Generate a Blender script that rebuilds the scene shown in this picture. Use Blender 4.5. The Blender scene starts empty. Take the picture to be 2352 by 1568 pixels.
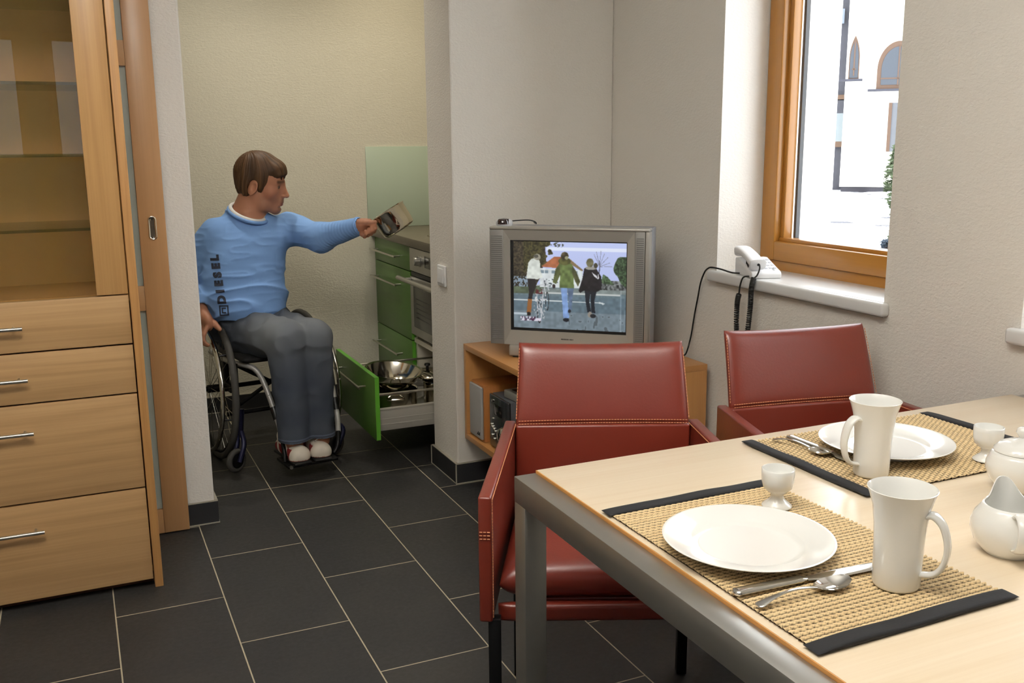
import bpy, bmesh, math, random
import numpy as np
from mathutils import Vector, Matrix, noise
from mathutils.bvhtree import BVHTree
R = math.radians
PI = math.pi
scene = bpy.context.scene
COL = scene.collection
random.seed(7)

# ------------------------------------------------------------------ camera, world, light, exposure
EYE = Vector((0.0, 0.0, 1.32))
yaw, pitch, roll = 0.422875043, 0.202346930, -0.00848483530
fw = Vector((math.sin(yaw)*math.cos(pitch), math.cos(yaw)*math.cos(pitch), -math.sin(pitch)))
rt = fw.cross(Vector((0, 0, 1))).normalized()
up = rt.cross(fw)
rt, up = rt*math.cos(roll) + up*math.sin(roll), up*math.cos(roll) - rt*math.sin(roll)
cam_data = bpy.data.cameras.new('camera')
cam_data.sensor_width = 36.0
cam_data.lens = 36.0*2227.546/2352.0
cam_data.clip_start = 0.05
cam_data.clip_end = 300
cam = bpy.data.objects.new('camera', cam_data)
m = Matrix(((rt.x, up.x, -fw.x, EYE.x), (rt.y, up.y, -fw.y, EYE.y), (rt.z, up.z, -fw.z, EYE.z), (0, 0, 0, 1)))
cam.matrix_world = m
COL.objects.link(cam)
scene.camera = cam

vs = scene.view_settings
scene.display_settings.display_device = 'sRGB'
vs.view_transform = 'Standard'
vs.look = 'None'
vs.use_curve_mapping = False
vs.gamma = 1.0
vs.exposure = 0.05
scene.cycles.use_denoising = True
scene.cycles.max_bounces = 7
scene.cycles.diffuse_bounces = 4
scene.cycles.glossy_bounces = 4
scene.cycles.use_adaptive_sampling = True
scene.cycles.adaptive_threshold = 0.04
scene.cycles.transparent_max_bounces = 16
scene.cycles.sample_clamp_indirect = 6.0

world = bpy.data.worlds.new('overcast_sky')
scene.world = world
world.use_nodes = True
bg = world.node_tree.nodes['Background']
bg.inputs[0].default_value = (0.90, 0.95, 1.0, 1)
bg.inputs[1].default_value = 6.0

def area(name, loc, target, sx, sy, power, color=(1, 1, 1), portal=False, spread=PI):
    l = bpy.data.lights.new(name, 'AREA')
    l.shape = 'RECTANGLE'; l.size = sx; l.size_y = sy
    l.energy = power; l.color = color; l.spread = spread
    o = bpy.data.objects.new(name, l)
    o.location = loc
    o.rotation_euler = (Vector(target) - Vector(loc)).to_track_quat('-Z', 'Y').to_euler()
    COL.objects.link(o)
    if portal:
        l.cycles.is_portal = True
    return o
def downlight(name, loc, target, power, color, r=0.05):
    l = bpy.data.lights.new(name, 'AREA')
    l.shape = 'DISK'; l.size = r*2; l.energy = power; l.color = color; l.spread = R(125)
    o = bpy.data.objects.new(name, l)
    o.location = loc
    o.rotation_euler = (Vector(target) - Vector(loc)).to_track_quat('-Z', 'Y').to_euler()
    COL.objects.link(o)
    return o
# added ceiling-bounce fill (made-up fixture below) and the two kitchen downlights
area('light_added_fill', (0.0, 0.75, 2.24), (0.0, 0.75, 3.0), 0.50, 0.50, 132, (1.0, 0.975, 0.94))
downlight('light_downlight', (0.66, 4.28, 2.52), (0.66, 4.40, 0), 4.7, (1.0, 0.94, 0.82))
downlight('light_downlight', (1.52, 4.40, 2.52), (1.52, 4.46, 0), 4.3, (1.0, 0.90, 0.72))
downlight('light_downlight', (1.10, 4.02, 2.52), (1.12, 4.02, 0), 2.0, (1.0, 0.94, 0.82))

# ------------------------------------------------------------------ materials
def lin(c):
    return tuple(((v/255)/12.92 if v/255 <= 0.04045 else ((v/255 + 0.055)/1.055)**2.4) for v in c)
MATS = {}
class NT:
    def __init__(s, name):
        s.m = bpy.data.materials.new(name); s.m.use_nodes = True
        s.t = s.m.node_tree; s.n = s.t.nodes; s.b = s.n['Principled BSDF']
    def node(s, kind, **kw):
        n = s.n.new(kind)
        for k, v in kw.items():
            if k.startswith('i_'):
                key = k[2:]
                key = int(key) if key.isdigit() else key.replace('_', ' ')
                n.inputs[key].default_value = v
            else:
                setattr(n, k, v)
        return n
    def link(s, a, b):
        s.t.links.new(a, b)
    def math(s, op, a, b=None, c=None):
        n = s.n.new('ShaderNodeMath'); n.operation = op
        for i, v in enumerate((a, b, c)):
            if v is None: continue
            if isinstance(v, (int, float)): n.inputs[i].default_value = v
            else: s.link(v, n.inputs[i])
        return n.outputs[0]
    def mix(s, f, a, b):
        n = s.n.new('ShaderNodeMix'); n.data_type = 'RGBA'
        for sock, v in ((n.inputs[0], f), (n.inputs[6], a), (n.inputs[7], b)):
            if isinstance(v, (int, float)): sock.default_value = v
            elif isinstance(v, tuple): sock.default_value = v if len(v) == 4 else v + (1,)
            else: s.link(v, sock)
        return n.outputs[2]
    def coord(s, scale=(1, 1, 1), obj=False, rot=(0, 0, 0)):
        tc = s.n.new('ShaderNodeTexCoord')
        mp = s.n.new('ShaderNodeMapping')
        mp.inputs['Scale'].default_value = scale
        mp.inputs['Rotation'].default_value = rot
        if obj: s.link(tc.outputs['Object'], mp.inputs[0])
        else:
            g = s.n.new('ShaderNodeNewGeometry'); s.link(g.outputs['Position'], mp.inputs[0])
        return mp.outputs[0]
    def noise(s, vec, scale, detail=3, rough=0.5, dist=0.0):
        n = s.node('ShaderNodeTexNoise'); n.inputs['Scale'].default_value = scale
        n.inputs['Detail'].default_value = detail; n.inputs['Roughness'].default_value = rough
        n.inputs['Distortion'].default_value = dist
        s.link(vec, n.inputs['Vector'])
        return n.outputs[0]
    def ramp(s, fac, stops):
        n = s.n.new('ShaderNodeValToRGB')
        e = n.color_ramp.elements
        while len(e) < len(stops): e.new(0.5)
        for k, (p, c) in enumerate(stops):
            e[k].position = p; e[k].color = (c if len(c) == 4 else tuple(c) + (1,))
        s.link(fac, n.inputs[0])
        return n.outputs[0]
    def bump(s, h, strength, dist):
        n = s.n.new('ShaderNodeBump'); n.inputs['Strength'].default_value = strength
        n.inputs['Distance'].default_value = dist
        s.link(h, n.inputs['Height']); s.link(n.outputs[0], s.b.inputs['Normal'])
    def base(s, v):
        if isinstance(v, tuple): s.b.inputs['Base Color'].default_value = v if len(v) == 4 else v + (1,)
        else: s.link(v, s.b.inputs['Base Color'])
    def set(s, **kw):
        for k, v in kw.items():
            s.b.inputs[k.replace('_', ' ')].default_value = v
def simple(name, rgb, rough=0.5, metal=0.0, coat=0.0, bump=None, spec=0.5, var=0.0):
    t = NT(name); c = lin(rgb)
    if var:
        f = t.noise(t.coord(obj=True), 14, 4)
        t.base(t.mix(f, tuple(v*(1 - var) for v in c), tuple(min(1, v*(1 + var)) for v in c)))
    else: t.base(c)
    t.set(Roughness=rough, Metallic=metal)
    t.b.inputs['Specular IOR Level'].default_value = spec
    if coat: t.b.inputs['Coat Weight'].default_value = coat; t.b.inputs['Coat Roughness'].default_value = 0.05
    if bump: t.bump(t.noise(t.coord(obj=True), bump[0], 4), bump[1], bump[2])
    MATS[name] = t.m
    return t.m
def plaster(name, rgb):
    t = NT(name); c = lin(rgb)
    v = t.coord((1, 1, 1.7))
    a = t.noise(v, 95, 3, 0.55, 0.4)
    b = t.noise(t.coord(), 1.3, 3)
    t.base(t.mix(b, tuple(x*0.975 for x in c), c))
    t.set(Roughness=0.92); t.b.inputs['Specular IOR Level'].default_value = 0.15
    t.bump(a, 0.42, 0.005)
    MATS[name] = t.m; return t.m
def wood(name, light, dark, axis='x', scale=1.0, rough=0.38, contrast=1.0, coat=0.15, cathedral=1.0):
    contrast *= 0.72
    # grain runs along the named axis
    t = NT(name)
    st = {'x': (0.9, 7, 7), 'y': (7, 0.9, 7), 'z': (7, 7, 0.9)}[axis]
    v = t.coord(tuple(k*scale for k in st))
    big = t.noise(v, 0.55, 2, 0.5, 0.6)
    gs = t.n.new('ShaderNodeSeparateXYZ'); gg = t.n.new('ShaderNodeNewGeometry'); t.link(gg.outputs['Position'], gs.inputs[0])
    ac = t.math('ADD', gs.outputs[2 if axis != 'z' else 0], t.math('MULTIPLY', gs.outputs[1 if axis != 'y' else 0], 0.8))
    rings = t.math('MULTIPLY_ADD', ac, 150.0*scale, t.math('MULTIPLY', big, 46.0*cathedral))
    rings = t.math('SINE', rings)
    rings = t.math('MULTIPLY_ADD', rings, 0.5, 0.5)
    rings = t.math('POWER', rings, 2.2)
    st2 = {'x': (1.5, 90, 90), 'y': (90, 1.5, 90), 'z': (90, 90, 1.5)}[axis]
    fib = t.noise(t.coord(tuple(k*scale for k in st2)), 2.2, 4, 0.6)
    tone = t.noise(v, 0.3, 2)
    f = t.math('MULTIPLY_ADD', rings, t.math('MULTIPLY_ADD', t.noise(v, 0.8, 2), 0.50*contrast, -0.10*contrast), t.math('MULTIPLY', fib, 0.45))
    f = t.math('MULTIPLY_ADD', tone, 0.42, t.math('SUBTRACT', f, 0.12))
    t.base(t.ramp(f, [(0.1, lin(light)), (0.85, lin(dark))]))
    t.set(Roughness=rough); t.b.inputs['Coat Weight'].default_value = coat; t.b.inputs['Coat Roughness'].default_value = 0.22
    t.bump(fib, 0.10, 0.001)
    MATS[name] = t.m; return t.m
def glass(name, tint=(1, 1, 1), refl=1.0, rough=0.0):
    # thin pane: clear transmission plus a fresnel reflection
    t = NT(name)
    out = t.n['Material Output']
    tr = t.n.new('ShaderNodeBsdfTransparent'); tr.inputs[0].default_value = tint + (1,)
    gl = t.n.new('ShaderNodeBsdfGlossy'); gl.inputs['Roughness'].default_value = rough
    ge = t.n.new('ShaderNodeNewGeometry'); dt = t.n.new('ShaderNodeVectorMath'); dt.operation = 'DOT_PRODUCT'
    t.link(ge.outputs['Incoming'], dt.inputs[0]); t.link(ge.outputs['Normal'], dt.inputs[1])
    c1 = t.math('SUBTRACT', 1.0, t.math('ABSOLUTE', dt.outputs['Value']))
    fres = t.math('MULTIPLY_ADD', t.math('POWER', c1, 5.0), 0.96, 0.04)
    mx = t.n.new('ShaderNodeMixShader')
    t.link(t.math('MULTIPLY', fres, refl), mx.inputs[0])
    t.link(tr.outputs[0], mx.inputs[1]); t.link(gl.outputs[0], mx.inputs[2])
    t.link(mx.outputs[0], out.inputs[0])
    MATS[name] = t.m; return t.m

WALL = plaster('wall_plaster', (236, 231, 222))
WALLREAR = plaster('rear_wall_darkened', (112, 102, 92))  # unseen wall toned dark to cut frontal light and reflections
KWALL = plaster('kitchen_plaster', (216, 210, 192))
CEIL = simple('ceiling_white', (236, 234, 228), 0.9)
BEECH_H = wood('beech_grain_across', (196, 158, 110), (140, 102, 62), 'x', 0.8, contrast=1.3)
BEECH_V = wood('beech_grain_upright', (204, 160, 104), (156, 112, 64), 'z', 0.8, contrast=1.3)
BEECH_EDGE = wood('beech_ply_edge', (198, 148, 90), (146, 98, 52), 'z', 1.6, contrast=1.1, rough=0.5)
DOORWOOD = wood('sliding_door_beech', (184, 140, 94), (158, 116, 74), 'z', 0.8, contrast=0.5)
CABIN = simple('cabinet_inside_brown', (204, 154, 92), 0.6, var=0.08)
STANDWOOD = wood('tv_stand_beech', (196, 142, 82), (166, 112, 60), 'y', 1.2, contrast=0.5)
STANDWOOD_Z = wood('tv_stand_beech_upright', (196, 142, 82), (166, 112, 60), 'z', 1.2, contrast=0.5)
TABLEWOOD = wood('pale_maple_tabletop', (240, 224, 198), (218, 192, 156), 'x', 0.8, rough=0.30, contrast=0.9, coat=0.35, cathedral=0.7)
TABLEEDGE = simple('tabletop_edge', (196, 138, 72), 0.5, var=0.1)
WINWOOD = wood('window_larch', (172, 118, 46), (142, 92, 30), 'z', 0.8, rough=0.32, contrast=0.45, coat=0.3)
WINWOOD_H = wood('window_larch_across', (172, 118, 46), (142, 92, 30), 'y', 0.8, rough=0.32, contrast=0.45, coat=0.3)
STEEL = simple('brushed_steel', (176, 174, 168), 0.36, 0.9, bump=(60, 0.03, 0.001), var=0.06)
CHROME = simple('chrome', (226, 222, 212), 0.06, 1.0)
SATIN = simple('satin_nickel', (196, 192, 182), 0.28, 1.0)
BLACKMETAL = simple('black_metal', (26, 26, 27), 0.45, 0.6)
PORCELAIN = simple('white_porcelain', (247, 246, 241), 0.16, coat=0.6)
PLASTICW = simple('white_plastic', (236, 236, 236), 0.35)
SILLW = simple('sill_white', (226, 226, 224), 0.28, coat=0.2)
BLACK = simple('black_plastic', (14, 14, 15), 0.4)
RUBBER = simple('rubber_grey', (62, 60, 56), 0.75)
RUBBERD = simple('rubber_dark', (26, 25, 24), 0.75)
TVSILVER = simple('tv_silver', (168, 164, 156), 0.34, 0.35)
TVGRILLE = simple('tv_speaker_grille', (138, 136, 132), 0.5, 0.4)
TVBACK = simple('tv_back_grey', (150, 152, 158), 0.45)
CLOTHBLACK = simple('black_binding_cloth', (17, 17, 20), 0.8, bump=(300, 0.3, 0.001), var=0.25)
GREEN = wood('green_stained_front', (84, 122, 50), (66, 104, 40), 'y', 1.0, contrast=0.5, rough=0.4)
GREENEDGE = simple('green_edge', (88, 156, 46), 0.45)
WORKTOP = simple('worktop_stone', (100, 92, 75), 0.4, bump=(120, 0.1, 0.001), var=0.12)
GLASSGREEN = simple('frosted_green_glass', (184, 198, 176), 0.18, coat=0.4)
OVENGLASS = simple('oven_glass', (24, 22, 20), 0.16)
WHITELAM = simple('white_laminate', (226, 220, 204), 0.5)
DRAWERGREY = simple('drawer_side_grey', (176, 172, 162), 0.4, 0.3)
BASEB = simple('slate_skirting', (34, 34, 36), 0.55, var=0.2, bump=(40, 0.2, 0.002))
GROUT = simple('grout', (150, 144, 130), 0.9)
FROST = simple('frosted_pane', (180, 190, 182), 0.35, coat=0.2)
CLEAR = glass('clear_glass', (1, 1, 1), 1.0)
TINTED = glass('dimmed_rear_pane', (0.32, 0.33, 0.34), 1.0)  # tint added to weaken the unseen rear window's daylight and reflection
CABGLASS = glass('cabinet_glass', (0.97, 0.97, 0.95), 1.4)
SHELFGLASS = glass('shelf_glass', (0.80, 0.88, 0.83), 1.0)
SEALGREY = simple('window_spacer', (44, 52, 56), 0.5)
SEALALU = simple('window_spacer_light', (216, 222, 226), 0.3)

def floor_mat():
    t = NT('slate_floor_tiles')
    g = t.n.new('ShaderNodeNewGeometry')
    sp = t.n.new('ShaderNodeSeparateXYZ'); t.link(g.outputs['Position'], sp.inputs[0])
    x, y = sp.outputs[0], sp.outputs[1]
    u = t.math('DIVIDE', t.math('SUBTRACT', x, 0.0113), 0.3008)
    col = t.math('FLOOR', u)
    par = t.math('FLOORED_MODULO', col, 2.0)
    kit = t.math('GREATER_THAN', y, 3.683)
    off = t.math('MULTIPLY_ADD', par, -0.301, 2.80)
    offk = t.math('MULTIPLY_ADD', par, 0.301, 3.683)
    diff = t.math('MULTIPLY', kit, t.math('SUBTRACT', offk, off))
    v = t.math('DIVIDE', t.math('SUBTRACT', y, t.math('ADD', off, diff)), 0.602)
    row = t.math('FLOOR', v)
    fu = t.math('FRACT', u); fv = t.math('FRACT', v)
    du = t.math('MULTIPLY', t.math('MINIMUM', fu, t.math('SUBTRACT', 1.0, fu)), 0.3008)
    dv = t.math('MULTIPLY', t.math('MINIMUM', fv, t.math('SUBTRACT', 1.0, fv)), 0.602)
    dk = t.math('ABSOLUTE', t.math('SUBTRACT', y, 3.683))
    d = t.math('MINIMUM', t.math('MINIMUM', du, dv), dk)
    wob = t.math('MULTIPLY', t.noise(t.coord(), 60, 2), 0.0006)
    gr = t.math('LESS_THAN', t.math('ADD', d, wob), 0.0021)
    cmb = t.n.new('ShaderNodeCombineXYZ'); t.link(col, cmb.inputs[0]); t.link(row, cmb.inputs[1]); t.link(kit, cmb.inputs[2])
    wn = t.n.new('ShaderNodeTexWhiteNoise'); t.link(cmb.outputs[0], wn.inputs[0])
    big = t.noise(t.coord(), 5, 5, 0.6)
    fine = t.noise(t.coord((1, 1, 1)), 70, 4, 0.6)
    tone = t.math('MULTIPLY_ADD', wn.outputs[0], 0.35, t.math('MULTIPLY', big, 0.65))
    slate = t.ramp(tone, [(0.2, lin((34, 34, 35))), (0.8, lin((52, 50, 47)))])
    # scuffs and crumbs
    vo = t.node('ShaderNodeTexVoronoi'); vo.inputs['Scale'].default_value = 7; t.link(t.coord(), vo.inputs['Vector'])
    crumb = t.math('LESS_THAN', vo.outputs['Distance'], 0.018)
    slate = t.mix(t.math('MULTIPLY', crumb, 0.5), slate, lin((150, 145, 135)))
    t.base(t.mix(gr, slate, lin((176, 164, 140))))
    rgh = t.math('MULTIPLY_ADD', gr, 0.35, t.math('MULTIPLY_ADD', fine, 0.25, 0.40))
    t.link(rgh, t.b.inputs['Roughness'])
    t.b.inputs['Specular IOR Level'].default_value = 0.4
    h = t.math('SUBTRACT', t.math('MULTIPLY_ADD', fine, 0.5, t.math('MULTIPLY', big, 0.8)), gr)
    t.bump(h, 0.35, 0.003)
    return t.m
FLOOR = floor_mat()

def leather_mat():
    t = NT('red_leather')
    v = t.coord(obj=True)
    a = t.noise(v, 3.0, 4); b = t.noise(v, 160, 3, 0.6)
    t.base(t.mix(a, lin((104, 35, 23)), lin((120, 44, 29))))
    t.set(Roughness=0.36); t.b.inputs['Specular IOR Level'].default_value = 0.55
    t.b.inputs['Coat Weight'].default_value = 0.25; t.b.inputs['Coat Roughness'].default_value = 0.25
    t.bump(b, 0.25, 0.0012)
    return t.m
LEATHER = leather_mat()
STITCH = simple('pale_stitching', (206, 140, 100), 0.7)

def attr_mat(name, attr, rough=0.6, emit=0.0, bump=None, spec=0.4, metal=0.0):
    t = NT(name)
    a = t.n.new('ShaderNodeAttribute'); a.attribute_name = attr
    if emit:
        t.base((0.01, 0.01, 0.01))
        t.link(a.outputs['Color'], t.b.inputs['Emission Color']); t.b.inputs['Emission Strength'].default_value = emit
        t.m.cycles.emission_sampling = 'NONE'
    else: t.base(a.outputs['Color'])
    t.set(Roughness=rough, Metallic=metal); t.b.inputs['Specular IOR Level'].default_value = spec
    if bump: t.bump(t.noise(t.coord(obj=True), bump[0], 4), bump[1], bump[2])
    MATS[name] = t.m; return t.m

# ------------------------------------------------------------------ mesh helpers
def new(): return bmesh.new()
def box(bm, x0, y0, z0, x1, y1, z1, bev=0.0, seg=2, M=None):
    x0, x1 = min(x0, x1), max(x0, x1); y0, y1 = min(y0, y1), max(y0, y1); z0, z1 = min(z0, z1), max(z0, z1)
    T = Matrix.Translation(((x0+x1)/2, (y0+y1)/2, (z0+z1)/2)) @ Matrix.Diagonal((x1-x0, y1-y0, z1-z0, 1))
    b2 = bmesh.new()
    bmesh.ops.create_cube(b2, size=1, matrix=T)
    if bev > 0:
        bmesh.ops.bevel(b2, geom=list(b2.edges), offset=bev, segments=seg, profile=0.5, affect='EDGES')
    if M is not None: b2.transform(M)
    merge(bm, b2)
def merge(bm, b2):
    base = {}
    for v in b2.verts: base[v] = bm.verts.new(v.co)
    for f in b2.faces:
        try: bm.faces.new([base[v] for v in f.verts])
        except ValueError: pass
    b2.free()
def ring_frames(pts, closed=False):
    n = len(pts); T = []
    for i in range(n):
        a = pts[(i-1) % n] if (closed or i > 0) else pts[i]
        b = pts[(i+1) % n] if (closed or i < n-1) else pts[i]
        T.append((b-a).normalized() if (b-a).length > 1e-9 else Vector((0, 0, 1)))
    nrm = T[0].orthogonal().normalized()
    out = []
    for i in range(n):
        if i: 
            q = T[i-1].rotation_difference(T[i]); nrm = (q @ nrm)
        nrm = (nrm - T[i]*nrm.dot(T[i])).normalized()
        out.append((T[i], nrm, T[i].cross(nrm)))
    return out
def tube(bm, pts, r, n=10, closed=False, caps=True, flat=1.0):
    pts = [Vector(p) for p in pts]
    fr = ring_frames(pts, closed)
    rs = r if isinstance(r, (list, tuple)) else [r]*len(pts)
    rings = []
    for p, (t, a, b), rr in zip(pts, fr, rs):
        rings.append([bm.verts.new(p + a*math.cos(2*PI*k/n)*rr + b*math.sin(2*PI*k/n)*rr*flat) for k in range(n)])
    m_ = len(rings)
    for i in range(m_ if closed else m_-1):
        A, B = rings[i], rings[(i+1) % m_]
        for k in range(n): bm.faces.new((A[k], A[(k+1) % n], B[(k+1) % n], B[k]))
    if caps and not closed:
        bm.faces.new(list(reversed(rings[0]))); bm.faces.new(rings[-1])
def smooth_path(pts, k=6):
    pts = [Vector(p) for p in pts]; out = []
    for i in range(len(pts)-1):
        p0 = pts[max(i-1, 0)]; p1 = pts[i]; p2 = pts[i+1]; p3 = pts[min(i+2, len(pts)-1)]
        for j in range(k):
            t = j/k
            out.append(0.5*((2*p1) + (p2-p0)*t + (2*p0-5*p1+4*p2-p3)*t*t + (3*p1-p0-3*p2+p3)*t**3))
    out.append(pts[-1]); return out
def lathe(bm, prof, n=48, M=None, closed=False):
    rings = []
    M = M or Matrix()
    for r, z in prof:
        if r < 1e-6: rings.append([bm.verts.new(M @ Vector((0, 0, z)))])
        else: rings.append([bm.verts.new(M @ Vector((r*math.cos(2*PI*k/n), r*math.sin(2*PI*k/n), z))) for k in range(n)])
    L = list(zip(rings, rings[1:]))
    if closed: L.append((rings[-1], rings[0]))
    for A, B in L:
        for k in range(n):
            k2 = (k+1) % n
            if len(A) == 1 and len(B) == 1: continue
            if len(A) == 1: bm.faces.new((A[0], B[k], B[k2]))
            elif len(B) == 1: bm.faces.new((A[k], B[0], A[k2]))
            else: bm.faces.new((A[k], B[k], B[k2], A[k2]))
def cyl(bm, a, b, r, n=20, r2=None):
    tube(bm, [a, b], [r, r if r2 is None else r2], n)
def torus(bm, R0, r, M=None, n=64, m_=12):
    M = M or Matrix()
    pts = [M @ Vector((0, R0*math.cos(2*PI*k/n), R0*math.sin(2*PI*k/n))) for k in range(n)]
    tube(bm, pts, r, m_, closed=True)
def prism(bm, poly, h, M=None):
    # polygon in the xy plane extruded along z by h
    M = M or Matrix()
    A = [bm.verts.new(M @ Vector((x, y, 0))) for x, y in poly]
    B = [bm.verts.new(M @ Vector((x, y, h))) for x, y in poly]
    bm.faces.new(list(reversed(A))); bm.faces.new(B)
    n = len(poly)
    for i in range(n): bm.faces.new((A[i], A[(i+1) % n], B[(i+1) % n], B[i]))
def pillow(bm, fn, nx=22, nz=16, p=10):
    # a cushion: fn(u, v, s) -> point, u and v in [-1,1], s = signed thickness in [-1,1]
    F = [[None]*(nz+1) for _ in range(nx+1)]; B = [[None]*(nz+1) for _ in range(nx+1)]
    for i in range(nx+1):
        u = math.sin((i/nx - 0.5)*PI)
        for j in range(nz+1):
            v = math.sin((j/nz - 0.5)*PI)
            s = math.sqrt(max(0, 1-abs(u)**p))*math.sqrt(max(0, 1-abs(v)**p))
            edge = i in (0, nx) or j in (0, nz)
            F[i][j] = bm.verts.new(fn(u, v, s))
            B[i][j] = F[i][j] if edge else bm.verts.new(fn(u, v, -s))
    for i in range(nx):
        for j in range(nz):
            bm.faces.new((F[i][j], F[i+1][j], F[i+1][j+1], F[i][j+1]))
            q = (B[i][j], B[i][j+1], B[i+1][j+1], B[i+1][j])
            if len(set(q)) == 4:
                try: bm.faces.new(q)
                except ValueError: pass
def obj(name, bm, mat, parent=None, world=False, angle=35, smooth=True, fix=True):
    if fix: bmesh.ops.recalc_face_normals(bm, faces=list(bm.faces))
    me = bpy.data.meshes.new(name)
    bm.to_mesh(me); bm.free()
    return link_mesh(name, me, mat, parent, world, angle, smooth)
def link_mesh(name, me, mat, parent=None, world=False, angle=35, smooth=True):
    me.materials.append(mat)
    if smooth:
        me.polygons.foreach_set('use_smooth', [True]*len(me.polygons))
        if angle < 179: me.set_sharp_from_angle(angle=R(angle))
    o = bpy.data.objects.new(name, me)
    COL.objects.link(o)
    if parent is not None:
        o.parent = parent
        if world:
            root = parent
            while root.parent: root = root.parent
            o.matrix_parent_inverse = (Matrix.LocRotScale(root.location, root.rotation_euler, root.scale)).inverted() if parent is root else Matrix()
    return o
def tag(o, label, cat, group=None):
    o['label'] = label; o['category'] = cat
    if group: o['group'] = group
    return o
def thing(name, label, cat, loc=(0, 0, 0), rz=0.0, group=None):
    o = bpy.data.objects.new(name, None); COL.objects.link(o)
    o.empty_display_size = 0.05
    o.location = loc; o.rotation_euler = (0, 0, rz)
    return tag(o, label, cat, group)
def struct(o):
    o['kind'] = 'structure'; return o
def S(name, boxes, mat, bev=0.0):
    bm = new()
    for b in boxes: box(bm, *b, bev=bev)
    return struct(obj(name, bm, mat, smooth=False))
def dup(o, loc, rz=None, label=None):
    r = o.copy(); COL.objects.link(r); r.location = loc
    if rz is not None: r.rotation_euler = (0, 0, rz)
    if label: r['label'] = label
    for ch in list(o.children):
        c = ch.copy(); COL.objects.link(c); c.parent = r
        for g in list(ch.children):
            d = g.copy(); COL.objects.link(d); d.parent = c
    return r

# ------------------------------------------------------------------ room shell
XW = 1.984; YT = 3.42; CZ = 2.55
bm = new(); box(bm, -2.3, -2.3, -0.12, 2.2, 3.42, 0); box(bm, -1.2, 3.42, -0.12, 2.2, 5.05, 0)
struct(obj('floor', bm, FLOOR, smooth=False))
S('ceiling', [(-2.3, -2.3, CZ, 2.35, 3.42, CZ+0.12), (-1.2, 3.42, CZ, 2.2, 5.05, CZ+0.12)], CEIL)
# wall with the kitchen opening and the television corner
S('wall_far', [(-2.3, YT, 0, 0.372, YT+0.27, CZ), (0.372, YT, 2.12, 1.30, YT+0.27, CZ), (1.30, YT, 0, XW, YT+0.27, CZ)], WALL, bev=0.006)
W1 = (1.951, 2.706, 0.885, 2.20); W2 = (0.775, 1.530, 0.885, 2.20)
xo = XW+0.36
S('wall_right', [(XW, -2.3, 0, xo, W2[0], CZ), (XW, W2[1], 0, xo, W1[0], CZ), (XW, W1[1], 0, xo, YT+0.27, CZ),
                 (XW, W1[0], 0, xo, W1[1], W1[2]-0.04), (XW, W1[0], W1[3], xo, W1[1], CZ),
                 (XW, W2[0], 0, xo, W2[1], W2[2]-0.04), (XW, W2[0], W2[3], xo, W2[1], CZ)], WALL, bev=0.0)
S('wall_left', [(-2.42, -2.3, 0, -2.3, YT, CZ)], WALL)
S('wall_near', [(-2.42, -2.42, 0, -1.5, -2.3, CZ), (0.6, -2.42, 0, xo, -2.3, CZ), (-0.23, -2.42, 0, -0.08, -2.3, CZ), (-1.5, -2.42, 2.15, 0.6, -2.3, CZ), (-1.5, -2.42, 0, 0.6, -2.3, 1.2)], WALLREAR)
KB = 4.91
S('wall_kitchen_far', [(-1.3, KB, 0, 2.2, KB+0.14, CZ)], KWALL)
S('wall_kitchen_left', [(-0.62, YT+0.27, 0, -0.5, KB, CZ)], KWALL)
S('wall_kitchen_right', [(2.04, YT+0.27, 0, 2.2, KB, CZ)], KWALL)
# slate skirting with its grout lines
def skirting(name, segs):
    bm = new()
    for s in segs: box(bm, *s)
    o = struct(obj(name, bm, BASEB, smooth=False))
    g = new()
    for (x0, y0, z0, x1, y1, z1) in segs:
        box(g, x0-0.002, y0-0.004, 0.0005, x1+0.002, y1, 0.004)
        box(g, x0, y0+0.001, z1, x1, y1, z1+0.003)
    obj('grout_line', g, GROUT, o, smooth=False)
    return o
skirting('baseboard_far', [(0.20, YT-0.0105, 0, 0.382, YT, 0.08), (1.29, YT-0.011, 0, XW, YT, 0.08)])
skirting('baseboard_opening', [(1.289, YT-0.005, 0, 1.30, YT+0.275, 0.08), (0.372, YT-0.005, 0, 0.383, YT+0.275, 0.08)])
skirting('baseboard_kitchen', [(-0.5, KB-0.011, 0, 1.42, KB, 0.08)])
skirting('baseboard_right', [(XW-0.011, -2.3, 0, XW, YT-0.011, 0.08)])
bm = new(); box(bm, 1.286, YT-0.014, 0, 1.2905, YT-0.0095, 0.08); box(bm, 1.2865, YT+0.273, 0, 1.2905, YT+0.279, 0.08)
struct(obj('trim_1', bm, GROUT, smooth=False))

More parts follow.
